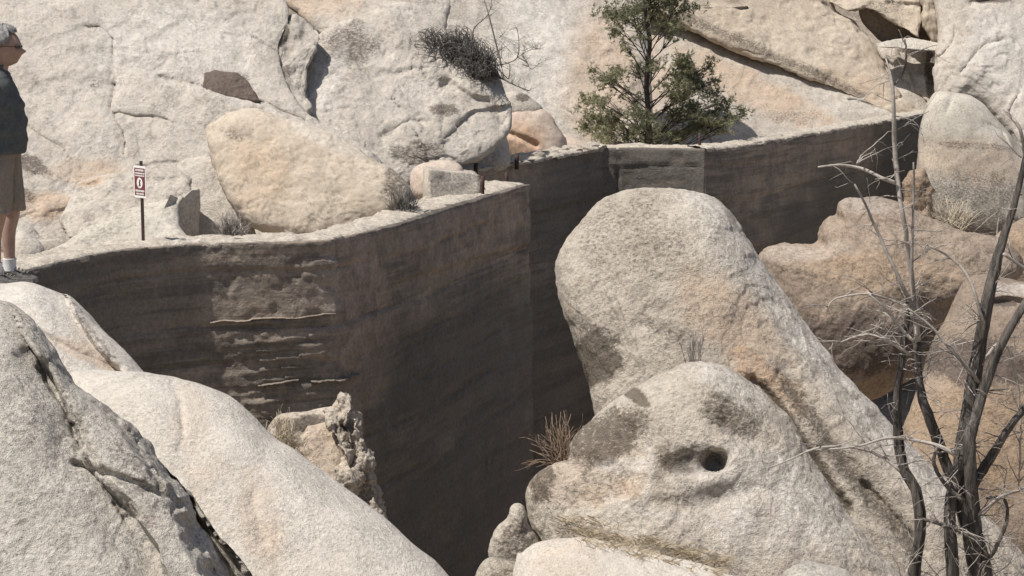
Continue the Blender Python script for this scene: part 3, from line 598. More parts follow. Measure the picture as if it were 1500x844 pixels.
# ------------------------------------------------------------------ the dam
dam = empty('concrete_dam', (0, 26, -7.2), 'old concrete dam wall bending through the gorge, rough sunlit crest, shaded downstream face', 'dam')
DL = np.array(dam.location)
LIFTS = np.array([0, .32, .95, 1.35, 1.9, 2.35, 3.0, 3.6, 4.3, 5.0, 5.7, 6.6])
def smooth_path(W, n, k=1):
    return catmull(W, n, closed=False)
def wall(W, seed, marks, thick0=.5, thick1=.5, cols=None, zbot=-7.3, batter=.04, lift_amp=.03, proud=None, resx=.045, n0=None, n1=None):
    """one run of the wall: front face as a fine grid, back face, ends; then its crest"""
    L = np.linalg.norm(np.diff(W, axis=0), axis=1).sum(); n = max(int(L / resx), 20)
    P = smooth_path(W, n); t = np.gradient(P, axis=0); t /= np.linalg.norm(t, axis=1)[:, None]
    nr = np.stack([t[:, 1], -t[:, 0]], -1)                 # towards the camera side
    s = np.concatenate([[0], np.cumsum(np.linalg.norm(np.diff(P, axis=0), axis=1))])
    zs = np.concatenate([np.arange(0, 3.2, resx), np.arange(3.2, 5, .06), np.arange(5, -zbot + ZC, .12)])
    m = len(zs); S, D = np.meshgrid(s, zs, indexing='ij')
    off = D * batter
    P3 = np.stack([np.repeat(P[:, :1], m, 1), np.repeat(P[:, 1:], m, 1), ZC - D], -1).reshape(-1, 3)
    wob = .1 * fbm(np.c_[S.ravel() * .45, D.ravel() * .0, np.full(S.size, seed)], 3, seed).reshape(S.shape)
    rng = np.random.RandomState(seed); offs = rng.uniform(-lift_amp, lift_amp, len(LIFTS) + 1); offs[0] = 0
    Dw = D + wob; idx = np.searchsorted(LIFTS, Dw.ravel()).reshape(D.shape); off = off + offs[idx]
    seam = np.min(np.abs(Dw[..., None] - LIFTS[1:]), -1); off = off - .025 * np.exp(-(seam / .025) ** 2) * (fbm(np.c_[S.ravel(), D.ravel() * 2, np.full(S.size, 3)], 3, seed + 2).reshape(S.shape) > -.1)
    off = off + .05 * fbm(P3 * .8, 3, seed + 4).reshape(S.shape) + .022 * fbm(P3 * np.array([4, 4, 6]), 4, seed + 6).reshape(S.shape) + .007 * fbm(P3 * 18, 3, seed + 8).reshape(S.shape)
    if proud is not None: off = off + proud(S / s[-1], D)
    ends = np.clip((S if seed == 5 else np.minimum(S, s[-1] - S)) / .2, 0, 1)
    off = D * batter + (off - D * batter) * ends
    front = np.stack([P[:, 0, None] + nr[:, 0, None] * off, P[:, 1, None] + nr[:, 1, None] * off, ZC - D], -1)
    th = np.interp(s, [0, s[-1]], [thick0, thick1]) if not callable(thick0) else thick0(s / s[-1])
    bz = np.array([0, .8, 2.5, -zbot + ZC])
    back = np.stack([np.repeat((P[:, 0] - nr[:, 0] * th)[:, None], 4, 1), np.repeat((P[:, 1] - nr[:, 1] * th)[:, None], 4, 1), np.repeat((ZC - bz)[None], n, 0)], -1)
    V = np.concatenate([front.reshape(-1, 3), back.reshape(-1, 3)]); nf = n * m
    i = (np.arange(n - 1)[:, None] * m + np.arange(m - 1)[None]).ravel(); Q = [np.stack([i, i + 1, i + m + 1, i + m], -1)]
    j = nf + (np.arange(n - 1)[:, None] * 4 + np.arange(3)[None]).ravel(); Q.append(np.stack([j, j + 4, j + 5, j + 1], -1))
    a = np.arange(n - 1); Q.append(np.stack([a * m, (a + 1) * m, nf + (a + 1) * 4, nf + a * 4], -1))      # top
    V = V - DL; T = []
    for k in (0, n - 1):                                    # end faces as a fan of quads between front column and back column
        fc = k * m + np.arange(m); bc = nf + k * 4 + np.array([np.argmin(np.abs(bz - z)) for z in zs])
        for u in range(m - 1):
            if bc[u] == bc[u + 1]: T.append((fc[u], fc[u + 1], bc[u]) if k == 0 else (fc[u + 1], fc[u], bc[u]))
            else: T += [(fc[u], fc[u + 1], bc[u]), (fc[u + 1], bc[u + 1], bc[u])]
    T = np.array(T); uq, inv = np.unique(T.ravel(), return_inverse=True); T = (len(V) + inv).reshape(-1, 3); V = np.concatenate([V, V[uq]])   # ends keep their own crisp edges
    me = mesh_np('wall_section', V, np.concatenate(Q), T)
    bm = bmesh.new(); bm.from_mesh(me); bmesh.ops.recalc_face_normals(bm, faces=bm.faces); bm.to_mesh(me); bm.free()
    att = {k: np.zeros(len(V)) for k in ('tint', 'stain_shade', 'pale')}
    U = (S / s[-1]).ravel(); Dr = D.ravel()
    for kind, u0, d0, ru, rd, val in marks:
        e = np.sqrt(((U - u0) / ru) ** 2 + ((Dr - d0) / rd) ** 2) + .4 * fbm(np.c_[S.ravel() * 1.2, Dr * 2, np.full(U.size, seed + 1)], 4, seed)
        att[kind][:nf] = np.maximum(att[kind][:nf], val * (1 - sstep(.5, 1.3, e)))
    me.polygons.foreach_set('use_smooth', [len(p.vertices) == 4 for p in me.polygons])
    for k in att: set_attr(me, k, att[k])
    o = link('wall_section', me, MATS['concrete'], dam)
    # crest: a rough cement cap with a ragged edge
    nw = 20; w = np.linspace(0, 1, nw); res = np.arange(0, n)
    CP = P; cth = th + .03
    SS, WW = np.meshgrid(s, w, indexing='ij')
    rag = .06 * fbm(np.c_[SS[:, 0] * 6, np.zeros(n), np.full(n, seed)], 5, seed + 20, .65) * (.5 if seed in (5, 7) else 1) + (.002 if seed in (5, 7) else .03)
    x = CP[:, 0, None] + nr[:, 0, None] * (rag[:, None] * (1 - WW) - cth[:, None] * WW)
    y = CP[:, 1, None] + nr[:, 1, None] * (rag[:, None] * (1 - WW) - cth[:, None] * WW)
    z = ZC + .03 + .05 * fbm(np.stack([x, y, np.zeros_like(x)], -1).reshape(-1, 3) * np.array([2.2, 2.2, 1]), 5, seed + 30, .6).reshape(x.shape) + .045 * fbm(np.stack([x, y, np.zeros_like(x)], -1).reshape(-1, 3) * 8, 4, seed + 31, .6).reshape(x.shape) * .6 - .05 * np.exp(-WW * 9)
    top = np.stack([x, y, z], -1); lip = top[:, 0].copy(); lip[:, 2] = ZC - .05 - .05 * np.clip(fbm(np.c_[s * 4, s * 0, np.full(n, seed + 3)], 4, seed + 1), -.3, 1); lip[:, :2] -= nr * .01
    bk = top[:, -1].copy(); bk[:, 2] = ZC - .5
    G = np.concatenate([lip[:, None], top, bk[:, None]], 1); mm = G.shape[1]
    i = (np.arange(n - 1)[:, None] * mm + np.arange(mm - 1)[None]).ravel()
    me2 = mesh_np('crest_cap', G.reshape(-1, 3) - DL, np.stack([i, i + mm, i + mm + 1, i + 1], -1))
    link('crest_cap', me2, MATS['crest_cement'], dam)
    return P, nr, s
LA = np.concatenate([[0], np.cumsum(np.linalg.norm(np.diff(A_W, axis=0), axis=1))])
U_LEDGE = (LA[6] / LA[-1] + .02, LA[8] / LA[-1] + .005)
def a_thick(u): return np.interp(u, [0, .35, .62, .82, 1.], [.55, .5, .48, .62, .95])
def a_proud(u, D):                                           # the raised panel past the bend stands proud of the older wall below
    b = np.interp(u, [.58, 1.0], [.66, .86])
    uf, df = u.ravel(), D.ravel(); u0, u1 = U_LEDGE
    reg = sstep(u0 - .01, u0 + .02, uf) * (1 - sstep(u1 - .02, u1 + .012, uf)) * sstep(.72, .80, df) * (1 - sstep(1.75, 2.1, df))
    nz = fbm(np.c_[uf * 24, df * 7, np.zeros(len(uf))], 4, 77); lay = 1 - ((df + .03 * nz + (uf - u0) * 1.2) * 9.) % 1
    er = reg * (-.004 + .03 * lay ** 2 * sstep(-.3, .1, nz) + .035 * fbm(np.c_[uf * 60, df * 9, np.ones(len(uf))], 4, 78))
    top = sstep(u0 - .02, u0 + .01, uf) * (1 - sstep(u1, u1 + .03, uf)) * (1 - sstep(.7, .8, df)); pk = fbm(np.c_[uf * 70, df * 6, np.ones(len(uf)) * 4], 4, 79)
    er = er - top * .03 * sstep(.2, .5, pk)
    return er.reshape(u.shape) + .055 * sstep(.55, .60, u) * (1 - sstep(-.012, .012, D - b))
PA, NA, SA = wall(A_W, 5, [('tint', .80, .45, .22, .42, .75), ('tint', .50, .6, .07, .8, .8), ('pale', .46, .5, .012, .6, .3), ('stain_shade', .18, .9, .16, 1.6, .7), ('stain_shade', .80, 2.3, .32, 1.3, .9), ('tint', .51, 1.2, .055, .7, .95), ('stain_shade', .80, 4.4, .5, 2.6, 1.)], a_thick, proud=a_proud, resx=.022, lift_amp=.012)  # marks grow darker towards the foot of the wall
PB, NB, SB = wall(B_W, 6, [('stain_shade', .75, 1.0, .3, 1.4, .8), ('tint', .4, .35, .5, .4, .5), ('stain_shade', .5, 4, .9, 2.6, .8)], .5, .5)
PC, NC, SC = wall(C_W, 7, [('tint', .45, .5, .6, .6, .5), ('stain_shade', .5, .6, .8, 1.0, .95), ('stain_shade', .95, .6, .2, .9, .8)], .5, .5, lift_amp=.015, proud=lambda u, D: -.09 * np.exp(-((u - .155 - .012 * np.sin(D * 7)) / .007) ** 2))  # wide dark mark shades the whole panel in colour to offset the sun
PD, ND, SD = wall(D_W, 8, [('stain_shade', .55, 2.1, .5, 1.4, .9), ('stain_shade', .85, 1.4, .35, 2.6, 1.), ('tint', .35, .6, .3, .35, .35)], .36, .42)

# eroded ledges on the straight run of the near wall
def path_at(P, x_px):                                        # index of the path point seen at photo column x
    xs = 750 + F_PX * P[:, 0] / (P[:, 1] * cp + (CAM_Z - ZC) * sp); return int(np.argmin(np.abs(xs - x_px)))
def row_depth(P, i, row):                                    # metres below the crest at path point i for a photo row
    Y = P[i, 1]; d = ray(750, row); return ZC - (CAM_Z + d[2] * Y / d[1])
def ledge(x0, y0, x1, y1, out, thick, seed):
    i0, i1 = path_at(PA, x0), path_at(PA, x1); ii = np.arange(i0, i1 + 1); n = len(ii) * 3
    q = np.linspace(i0, i1, n); P = np.stack([np.interp(q, ii, PA[ii, k]) for k in (0, 1)], -1); Nn = np.stack([np.interp(q, ii, NA[ii, k]) for k in (0, 1)], -1)
    D = np.linspace(row_depth(PA, i0, y0), row_depth(PA, i1, y1), n)
    f = fbm(np.c_[q * .25, np.zeros(n), np.full(n, seed)], 4, seed)
    e = np.clip(out * (1 + 1.6 * f), .002, None) * np.clip(np.minimum(np.arange(n), np.arange(n)[::-1]) / 5., .1, 1)
    D = D + .02 * fbm(np.c_[q * .12, np.zeros(n), np.full(n, seed + 4)], 3, seed); b = D * .04
    V = []
    for o_, dz in ((-.06, thick * .1), (.02 + e, 0), (.03 + e, thick * .35), (.015 + e * .6, thick), (-.06, thick * 1.4)):
        r = b + o_; V.append(np.stack([P[:, 0] + Nn[:, 0] * r, P[:, 1] + Nn[:, 1] * r, ZC - D - dz + 0 * r], -1))
    G = np.stack(V, 1); G += .007 * np.stack([fbm(G.reshape(-1, 3) * 22, 3, seed + k) for k in range(3)], -1).reshape(G.shape)
    i = (np.arange(n - 1)[:, None] * 5 + np.arange(4)[None]).ravel()
    me = mesh_np('ledge', G.reshape(-1, 3) - DL, np.stack([i, i + 1, i + 6, i + 5], -1), smooth=False)
    for k in ('stain_shade', 'pale', 'tint'): set_attr(me, k, np.full(n * 5, .35 if k == 'tint' else 0.))
    link('ledge', me, MATS['concrete'], dam)
for k, a in enumerate([(304, 470, 486, 458, .012, .016), (372, 561, 432, 553, .012, .02), (450, 557, 514, 547, .03, .025)]):
    ledge(*a, 100 + k)
# wing wall: a battered concrete wedge on the crest beside the spillway notch
def wing():
    a, b = at(627, 296, 25.2), at(704, 282, 26.0); z0 = min(a[2], b[2]) - .3
    c, d = at(628, 249, 25.5), at(703, 257, 26.35)
    bk = np.array((-.1, .75, 0)); V = [(*a[:2], z0), (*b[:2], z0), tuple(a), tuple(b), tuple(c), tuple(d), tuple(c + bk), tuple(d + bk + np.array((.0, .1, -.02))), (*(a + bk * 1.3)[:2], z0), (*(b + bk * 1.3)[:2], z0)]
    bm = bmesh.new(); vv = [bm.verts.new(v) for v in V]
    for f in [(0, 1, 3, 2), (2, 3, 5, 4), (4, 5, 7, 6), (0, 2, 4, 6, 8), (1, 9, 7, 5, 3), (6, 7, 9, 8), (0, 8, 9, 1)]: bm.faces.new([vv[i] for i in f])
    bmesh.ops.subdivide_edges(bm, edges=bm.edges, cuts=14, use_grid_fill=True); bmesh.ops.triangulate(bm, faces=[f for f in bm.faces if len(f.verts) > 4])
    bmesh.ops.recalc_face_normals(bm, faces=bm.faces); bm.normal_update()
    co = np.array([v.co for v in bm.verts]); dn = .03 * fbm(co * 3, 4, 3) + .012 * fbm(co * 12, 3, 4)
    for v, k in zip(bm.verts, dn): v.co += v.normal * k
    bm.transform(Matrix.Translation(-Vector(DL))); me = bpy.data.meshes.new('wing_wall'); bm.to_mesh(me); bm.free()
    me.polygons.foreach_set('use_smooth', [True] * len(me.polygons))
    link('wing_wall', me, MATS['crest_cement'], dam)
wing()
def post(x, y0, y1, Y, r, lean=0):
    a, b = at(x, y0, Y), at(x + lean, y1, Y); m = MB(); m.tube([a - (0, 0, .1), a, (a + b) / 2, b], [r, r, r * .97, r * .95], 8); m.build('iron_post', MATS['rust_iron'], dam, origin=DL)
for x, y0, y1, z, r, le in ((706, 285, 258, ZC, .032, 1), (742, 269, 253, ZC, .028, 0), (697, 252, 239, ZC, .034, 0), (757, 239, 227, ZC, .036, 0), (1025, 216, 195, ZC, .028, 0)):
    post(x, y0, y1, atz(x, y0, z)[1], r, le)
# loose crest stones along the notch edge, set in the cap
for k in range(26):
    u = random.random(); x = 700 + 180 * u; y = 243 - 25 * u - random.uniform(0, 5); c = atz(x, y, ZC)
    bm = bmesh.new(); bmesh.ops.create_icosphere(bm, subdivisions=2, radius=.07 + .07 * random.random())
    for v in bm.verts: v.co = Vector((v.co.x * 1.3, v.co.y, v.co.z * .6)) * (1 + .25 * math.sin(v.co.x * 40 + k) * math.cos(v.co.y * 37 + v.co.z * 51))
    bm.transform(Matrix.Translation(Vector(c) + Vector((0, .05, .02)) - Vector(DL))); me = bpy.data.meshes.new('crest_stone'); bm.to_mesh(me); bm.free(); link('crest_stone', me, MATS['crest_cement'], dam)

# broken masonry pier at the foot of the near wall
pier = empty('broken_masonry_pier', at(470, 760, 19.3), 'broken rubble masonry pier with ragged pale top at the foot of the near wall', 'masonry pier')
rock('pier_slab', 'stone_block', None, [(402, 612), (450, 602), (500, 598), (505, 640), (505, 720), (505, 800), (440, 800), (400, 760), (390, 660)], 19.6, lean=10, T=.18, Tb=.6, p=7, mat='rubble', parent=pier, low=.03, mid=.03, step=2, marks=[('stain_shade', 440, 622, 50, 14, -5, .7)])
rock('pier_face', 'stone_block', None, [(440, 640), (450, 624), (498, 614), (504, 660), (502, 720), (500, 790), (450, 790), (444, 690)], 19.35, lean=34, T=.12, Tb=.3, p=6, mat='rubble', parent=pier, sharp=True, low=.04, mid=.03, step=2, anchor=(470, 680), marks=[('tint', 470, 660, 40, 60, 0, .3)])
rock('pier_rubble', 'rubble_core', None, [(476, 604), (490, 588), (497, 574), (512, 576), (511, 590), (526, 598), (530, 624), (538, 655), (545, 690), (552, 738), (552, 800), (490, 800), (494, 700), (500, 640)], 19.2, lean=18, T=.2, Tb=.5, p=3, mat='rubble', parent=pier, low=.05, mid=.10, fine=.035, step=1.8, flake=.05, anchor=(520, 740),
     feats=[('pit', 505, 628, 9, 7, 0, .1), ('pit', 515, 655, 7, 12, 0, .07), ('pit', 530, 720, 16, 34, 5, .16, 4)], marks=[('stain_shade', 512, 630, 20, 14, 0, .5)])

# ------------------------------------------------------------------ warning sign
def sign():
    base = atz(210, 357, ZC); Y = base[1]; base[2] = ZC - .05
    r = empty('warning_sign', base, 'maroon and white prohibition sign on a thin dark post on the dam crest', 'sign')
    h = 122 / pxm(Y) + .05; m = MB(); m.box((0, 0, h / 2), (.03, .03, h)); m.build('post', MATS['rust_iron'], r, False)
    R = Matrix.Rotation(math.radians(-48), 3, 'Z'); W, H = .25, .345; zc = h - .03 - H / 2 - .02; n = R @ Vector((0, -1, 0)); tx = R @ Vector((1, 0, 0))
    def plate(name, w, hh, cx, cz, lift, mat, parent, t=.004, rad=.0):
        bm = bmesh.new(); pts = []
        if rad:
            for (sx, sz, a0) in ((1, 1, 0), (-1, 1, 90), (-1, -1, 180), (1, -1, 270)):
                for k in range(5):
                    a = math.radians(a0 + k * 22.5); pts.append((sx * (w / 2 - rad) + rad * math.cos(a), sz * (hh / 2 - rad) + rad * math.sin(a)))
        else: pts = [(w / 2, hh / 2), (-w / 2, hh / 2), (-w / 2, -hh / 2), (w / 2, -hh / 2)]
        f = bm.faces.new([bm.verts.new(Vector((0, 0, zc + cz)) + tx * (cx + a) + Vector((0, 0, b)) + n * (.018 + lift)) for a, b in pts])
        g = bmesh.ops.extrude_face_region(bm, geom=[f]); bmesh.ops.translate(bm, verts=[v for v in g['geom'] if isinstance(v, bmesh.types.BMVert)], vec=n * t)
        bmesh.ops.recalc_face_normals(bm, faces=bm.faces); me = bpy.data.meshes.new(name); bm.to_mesh(me); bm.free()
        return link(name, me, MATS[mat], parent)
    p = plate('plate', W, H, 0, 0, 0, 'sign_white', r, rad=.02)
    plate('panel', W - .035, .295, 0, 0, .0045, 'sign_maroon', p, .001)
    rng = random.Random(8)
    for cz, hh, ww in ((.125, .022, .16), (.092, .018, .18), (.066, .016, .17), (-.098, .022, .18), (-.13, .018, .15)):   # rows of lettering, unreadable at this distance
        x = -ww / 2
        while x < ww / 2:
            w = rng.uniform(.006, .011); plate('lettering', w, hh * rng.choice((1, 1, .8)), x + w / 2, cz, .006, 'sign_white', p, .001); x += w + .0035
    def disc(name, rr, cx, cz, lift, mat):
        bm = bmesh.new(); vs_ = [bm.verts.new(Vector((0, 0, zc + cz + rr * math.sin(a))) + tx * (cx + rr * math.cos(a)) + n * (.018 + lift)) for a in np.linspace(0, 2 * math.pi, 24, endpoint=False)]
        bm.faces.new(vs_); bmesh.ops.recalc_face_normals(bm, faces=bm.faces); me = bpy.data.meshes.new(name); bm.to_mesh(me); bm.free(); link(name, me, MATS[mat], p)
    disc('symbol_disc', .058, 0, -.012, .0068, 'sign_white')
    m = MB()                                            # small climbing figure
    o = Vector((0, 0, zc - .012)) + n * .026
    def bar(a, b, w): m.tube([o + tx * a[0] + Vector((0, 0, a[1])), o + tx * b[0] + Vector((0, 0, b[1]))], [w, w], 6)
    bar((-.002, .012), (.008, -.012), .010); bar((-.004, .014), (.020, .030), .005); bar((.008, -.012), (-.014, -.034), .006); bar((.008, -.012), (.02, -.03), .005); bar((0, .026), (.002, .034), .008)
    m.build('climber_symbol', MATS['sign_black'], p)
sign()

# ------------------------------------------------------------------ plants
def P3(x, y, Y): return Vector(at(x, y, Y))
def grow(m, p, d, L, r, depth, rng, spread=.6, kids=3, droop=0., taper=.55, n=4, seg=4):
    pts, rad = [p.copy()], [r]; q = p.copy(); v = d.normalized()
    for k in range(seg):
        v = (v + Vector((rng.gauss(0, .16), rng.gauss(0, .16), rng.gauss(0, .16) - droop))).normalized(); q = q + v * (L / seg); pts.append(q.copy()); rad.append(max(r * (1 - (1 - taper) * (k + 1) / seg), .0012))
    m.tube(pts, rad, n)
    if depth:
        for k in range(kids):
            i = rng.randint(1, seg); dd = (v + Vector((rng.gauss(0, spread), rng.gauss(0, spread), rng.gauss(0, spread)))).normalized()
            grow(m, pts[i], dd, L * rng.uniform(.5, .8), rad[i] * .7, depth - 1, rng, spread, kids, droop, taper, n, seg)
def blades(name, mat, spots, h, n, spread, rng, parent, up=1., w=.004, curl=.5):
    V, Fs = [], []
    for p in spots:
        for k in range(n):
            a = rng.uniform(0, 6.283); b = p + Vector((rng.gauss(0, .03), rng.gauss(0, .03), -.01)); d = Vector((math.cos(a) * spread, math.sin(a) * spread, up)).normalized()
            L = h * rng.uniform(.5, 1.15); side = d.cross(Vector((math.cos(a + 1), math.sin(a + 1), .3))).normalized() * w; i = len(V)
            p1 = b + d * L * .5; d2 = (d + Vector((math.cos(a), math.sin(a), -.4)) * curl * rng.random()).normalized(); p2 = p1 + d2 * L * .5
            V += [b - side, b + side, p1 - side * .8, p1 + side * .8, p2]; Fs += [(i, i + 1, i + 3, i + 2), (i + 2, i + 3, i + 4)]
    me = bpy.data.meshes.new(name); o = parent.location if parent else Vector()
    me.from_pydata([v - o for v in V], [], Fs); return link(name, me, MATS[mat], parent)

# --- pine tree behind the crest
def pine():
    Y = 36.6; rng = random.Random(12); base = P3(948, 232, Y); base.z = -1.4
    t = empty('pine_tree', base, 'green pine tree with a dark trunk growing just behind the dam crest', 'tree'); o = base
    tr = [(950, 262, 0), (948, 215, 0), (950, 170, .05), (947, 130, 0), (949, 90, -.05), (952, 60, 0), (946, 30, .05), (945, 0, 0), (948, -40, 0), (950, -90, 0), (948, -130, 0)]
    pts = catmull([tuple(P3(x, y, Y + d)) for x, y, d in tr], 40, False); m = MB()
    m.tube(pts, [.048 * (1 - .75 * i / 39) + .010 for i in range(40)], 9, .12, 3); m.build('trunk', MATS['pine_bark'], t, origin=o)
    clumps = [  # x, y, rx, ry, depth offset, density
        (905, 20, 28, 18, -.2, 1.), (955, 10, 45, 22, .3, 1.2), (990, 15, 26, 22, 0, 1.), (930, 42, 26, 14, .1, .7), (975, 40, 30, 13, -.2, .8), (905, 45, 14, 12, .2, .6), (960, -30, 60, 26, 0, 1), (940, -75, 44, 26, 0, 1), (950, -115, 26, 22, 0, 1),
        (935, 55, 20, 8, -.2, .35), (985, 52, 20, 8, .1, .4), (922, 75, 14, 10, -.3, .5),
        (1005, 92, 20, 18, -.3, 1.5), (1015, 110, 26, 16, .2, 1.3), (990, 118, 22, 14, -.4, 1.), (870, 102, 10, 10, .2, .4), (895, 112, 24, 12, -.2, .8), (890, 122, 14, 10, .3, .8), (935, 105, 26, 12, .4, .7), (965, 98, 20, 12, -.3, .7),
        (1030, 130, 26, 16, .3, 1.1), (1000, 140, 30, 16, -.2, 1.2), (1040, 98, 7, 12, 0, .4), (1050, 118, 10, 10, .1, .3),
        (858, 145, 14, 12, .3, .9), (880, 150, 20, 12, -.3, 1.), (915, 140, 20, 14, .3, .5), (870, 172, 24, 12, 0, 1.), (900, 175, 26, 14, .4, 1.1), (930, 165, 24, 14, -.4, .8), (855, 188, 14, 9, .1, .8), (885, 196, 30, 12, -.3, 1.2), (925, 195, 30, 14, .3, 1.2), (960, 185, 26, 16, -.5, 1.1), (955, 202, 34, 9, .2, 1.1),
        (985, 170, 30, 16, .3, 1.1), (1020, 160, 28, 14, -.3, 1.2), (1050, 160, 22, 12, .3, .9), (1062, 148, 12, 9, 0, .6), (1075, 175, 24, 9, -.2, .7), (1090, 165, 12, 8, .2, .5), (1030, 185, 30, 12, .2, 1.), (1060, 192, 20, 8, 0, .6), (995, 198, 26, 10, .4, 1.), (1050, 178, 24, 10, -.4, .8)]
    V, Fs, sh = [], [], []; mb = MB()
    for ci, (x, y, rx, ry, dy, den) in enumerate(clumps):
        c = P3(x, y, Y + dy); s = 1 / pxm(Y)
        zt = y + 28 + .25 * abs(x - 948); k = min(max(int((262 - zt) / (262 + 130) * 39), 1), 39)
        a = Vector(pts[k]); mid_ = a.lerp(c, .5) + Vector((rng.uniform(-.05, .05), rng.uniform(-.1, .1), rng.uniform(-.02, .1)))
        bp = catmull([tuple(a), tuple(mid_), tuple(c)], 8, False)
        b = MB(); b.tube(bp, [.015 - .0014 * i for i in range(8)], 5)
        ends = []
        for q in range(int(5 + rx * ry / 60)):
            e = c + Vector((rng.gauss(0, .5) * rx * s, rng.gauss(0, .5) * rx * s, rng.gauss(0, .5) * ry * s)); st = Vector(bp[rng.randint(3, 7)])
            b.tube([st, st.lerp(e, .5) + Vector((0, 0, rng.uniform(-.02, .05))), e], [.009, .007, .004], 4); ends.append(e)
        b.build('branch', MATS['pine_bark'], t, origin=o)
        cnt = int(.38 * rx * ry * den + 12)
        tone = rng.uniform(.1, .75)
        for q in range(cnt):
            e = rng.choice(ends) + Vector((rng.gauss(0, .25) * rx * s, rng.gauss(0, .3) * rx * s, rng.gauss(0, .3) * ry * s))
            ax = Vector((rng.gauss(0, 1), rng.gauss(0, 1), rng.gauss(.35, .8))).normalized()
            L0 = rng.uniform(.05, .095); tn = min(1, max(0, tone + rng.gauss(0, .22)))
            for z in range(9):
                d = (ax * .8 + Vector((rng.gauss(0, .6), rng.gauss(0, .6), rng.gauss(0, .6)))).normalized(); sd = d.orthogonal().normalized(); sd = Matrix.Rotation(rng.uniform(0, 6.28), 3, d) @ sd * .008
                i = len(V); r0 = e + ax * rng.uniform(-.03, .03); V += [r0 - sd, r0 + sd, r0 + d * L0]; Fs.append((i, i + 1, i + 2)); sh += [tn] * 3
    me = mesh_np('crown', np.array([v - o for v in V]), None, np.array(Fs), False); set_attr(me, 'shade', sh)
    tag(link('crown', me, MATS['needles'], t), kind='stuff')
pine()

# --- dark twiggy bush and its bare neighbour on the slab
def dark_bush():
    rng = random.Random(5); b = hit('slab_mid', 690, 108); b = b if b is not None else P3(690, 108, 31.5); Y0 = b.y
    t = empty('twiggy_bush', b, 'dense dark grey leafless bush on the pale slab', 'bush'); m = MB(); s = 1 / pxm(Y0); core = MB()
    for lx, ly, rx, ry, n in ((638, 68, 38, 30, 220), (672, 66, 32, 28, 150), (694, 88, 32, 32, 260), (708, 98, 18, 24, 110)):
        Yl = Y0 + (108 - ly) / 93 - .02
        for k in range(n):
            a = rng.uniform(0, 6.28); e = rng.uniform(.1, 1) ** .5
            root = P3(lx + 10, ly + ry * .75, Yl - .12) + Vector((rng.gauss(0, .10), rng.gauss(0, .1), 0))
            tip = P3(lx + rx * e * math.cos(a), ly + ry * e * math.sin(a) * .95 - 3, Yl - .22 + rng.gauss(0, .16))
            md = root.lerp(tip, .55) + Vector((rng.gauss(0, .06), rng.gauss(0, .06), .10 + rng.gauss(0, .05)))
            pts = catmull([tuple(root), tuple(md), tuple(tip), tuple(tip + Vector((rng.gauss(0, .05), rng.gauss(0, .05), -.06)))], 7, False); m.tube(pts, [.009, .008, .007, .006, .005, .004, .003], 3)
    tag(m.build('stems', MATS['dark_twig'], t, origin=b), kind='stuff')
    w = MB()
    for k in range(60):
        x = rng.uniform(612, 735); y_ = rng.uniform(50, 100); p = P3(x, y_, Y0 + (108 - y_) / 93 - .15); grow(w, p, Vector((rng.gauss(0, .8), rng.gauss(0, .4), rng.gauss(.5, .6))), rng.uniform(.15, .35), .006, 1, rng, .8, 2, 0, .5, 3, 3)
    tag(w.build('twigs', MATS['dark_twig'], t, origin=b), kind='stuff')
    # bare shrub beside it
    b2 = P3(735, 98, Y0 + .1); t2 = empty('bare_shrub', b2, 'thin leafless grey shrub standing right of the dark bush', 'shrub'); st = MB()
    def line(m_, px, r0, r1, Y=Y0): 
        pts = catmull([tuple(P3(x, y, Y + rng.gauss(0, .03))) for x, y in px], 3 * len(px), False); n = len(pts); m_.tube(pts, [r0 + (r1 - r0) * i / (n - 1) for i in range(n)], 5); return [Vector(p) for p in pts]
    a = [line(st, [(735, 98), (728, 70), (718, 30), (708, -5), (700, -30)], .016, .006), line(st, [(715, 96), (738, 94), (758, 84), (760, 60), (757, 40)], .013, .005), line(st, [(758, 84), (772, 92), (778, 102), (788, 94)], .008, .003), line(st, [(690, 60), (695, 40), (712, 25), (720, 5), (716, -20)], .012, .005), line(st, [(758, 84), (775, 74), (790, 72)], .006, .003), line(st, [(735, 115), (755, 125), (775, 133)], .014, .008)]
    st.build('stem', MATS['grey_twig'], t2, origin=b2); tw = MB()
    for L in a:
        for k in range(16): p = rng.choice(L[2:]); grow(tw, p, Vector((rng.gauss(0, .8), rng.gauss(0, .3), rng.gauss(.6, .5))), rng.uniform(.08, .24), .004, 1, rng, .7, 3, 0, .5, 3, 3)
    tag(tw.build('twigs', MATS['grey_twig'], t2, origin=b2), kind='stuff')
dark_bush()
def small_bush(name, label, cat, x, y, Y, w, h, n, mat, seed, droop=0., r=.006, fan=.9):
    rng = random.Random(seed); b = P3(x, y, Y); t = empty(name, b, label, cat); m = MB(); s = 1 / pxm(Y)
    for k in range(n):
        a = rng.uniform(-1.4, 1.4) * fan; L = h * s * rng.uniform(.6, 1.1)
        root = b + Vector((rng.gauss(0, .25) * w * s * .5, rng.gauss(0, .06), -.03)); tip = root + Vector((math.sin(a) * w * s * .5, rng.gauss(0, .1), math.cos(a) * L))
        md = root.lerp(tip, .5) + Vector((rng.gauss(0, .03), rng.gauss(0, .03), .03)); m.tube(catmull([tuple(root), tuple(md), tuple(tip)], 5, False), [r, r * .9, r * .8, r * .6, r * .4], 3)
        if k % 2 == 0: grow(m, md, (tip - root), L * .4, r * .6, 1, rng, .6, 2, droop, .5, 3, 3)
    tag(m.build('stems', MATS[mat], t, origin=b), kind='stuff'); return t
small_bush('dry_bush', 'grey dry brush tuft in front of the tan boulder at its left foot', 'bush', 340, 352, 22.3, 46, 44, 150, 'grey_twig', 21, r=.006)
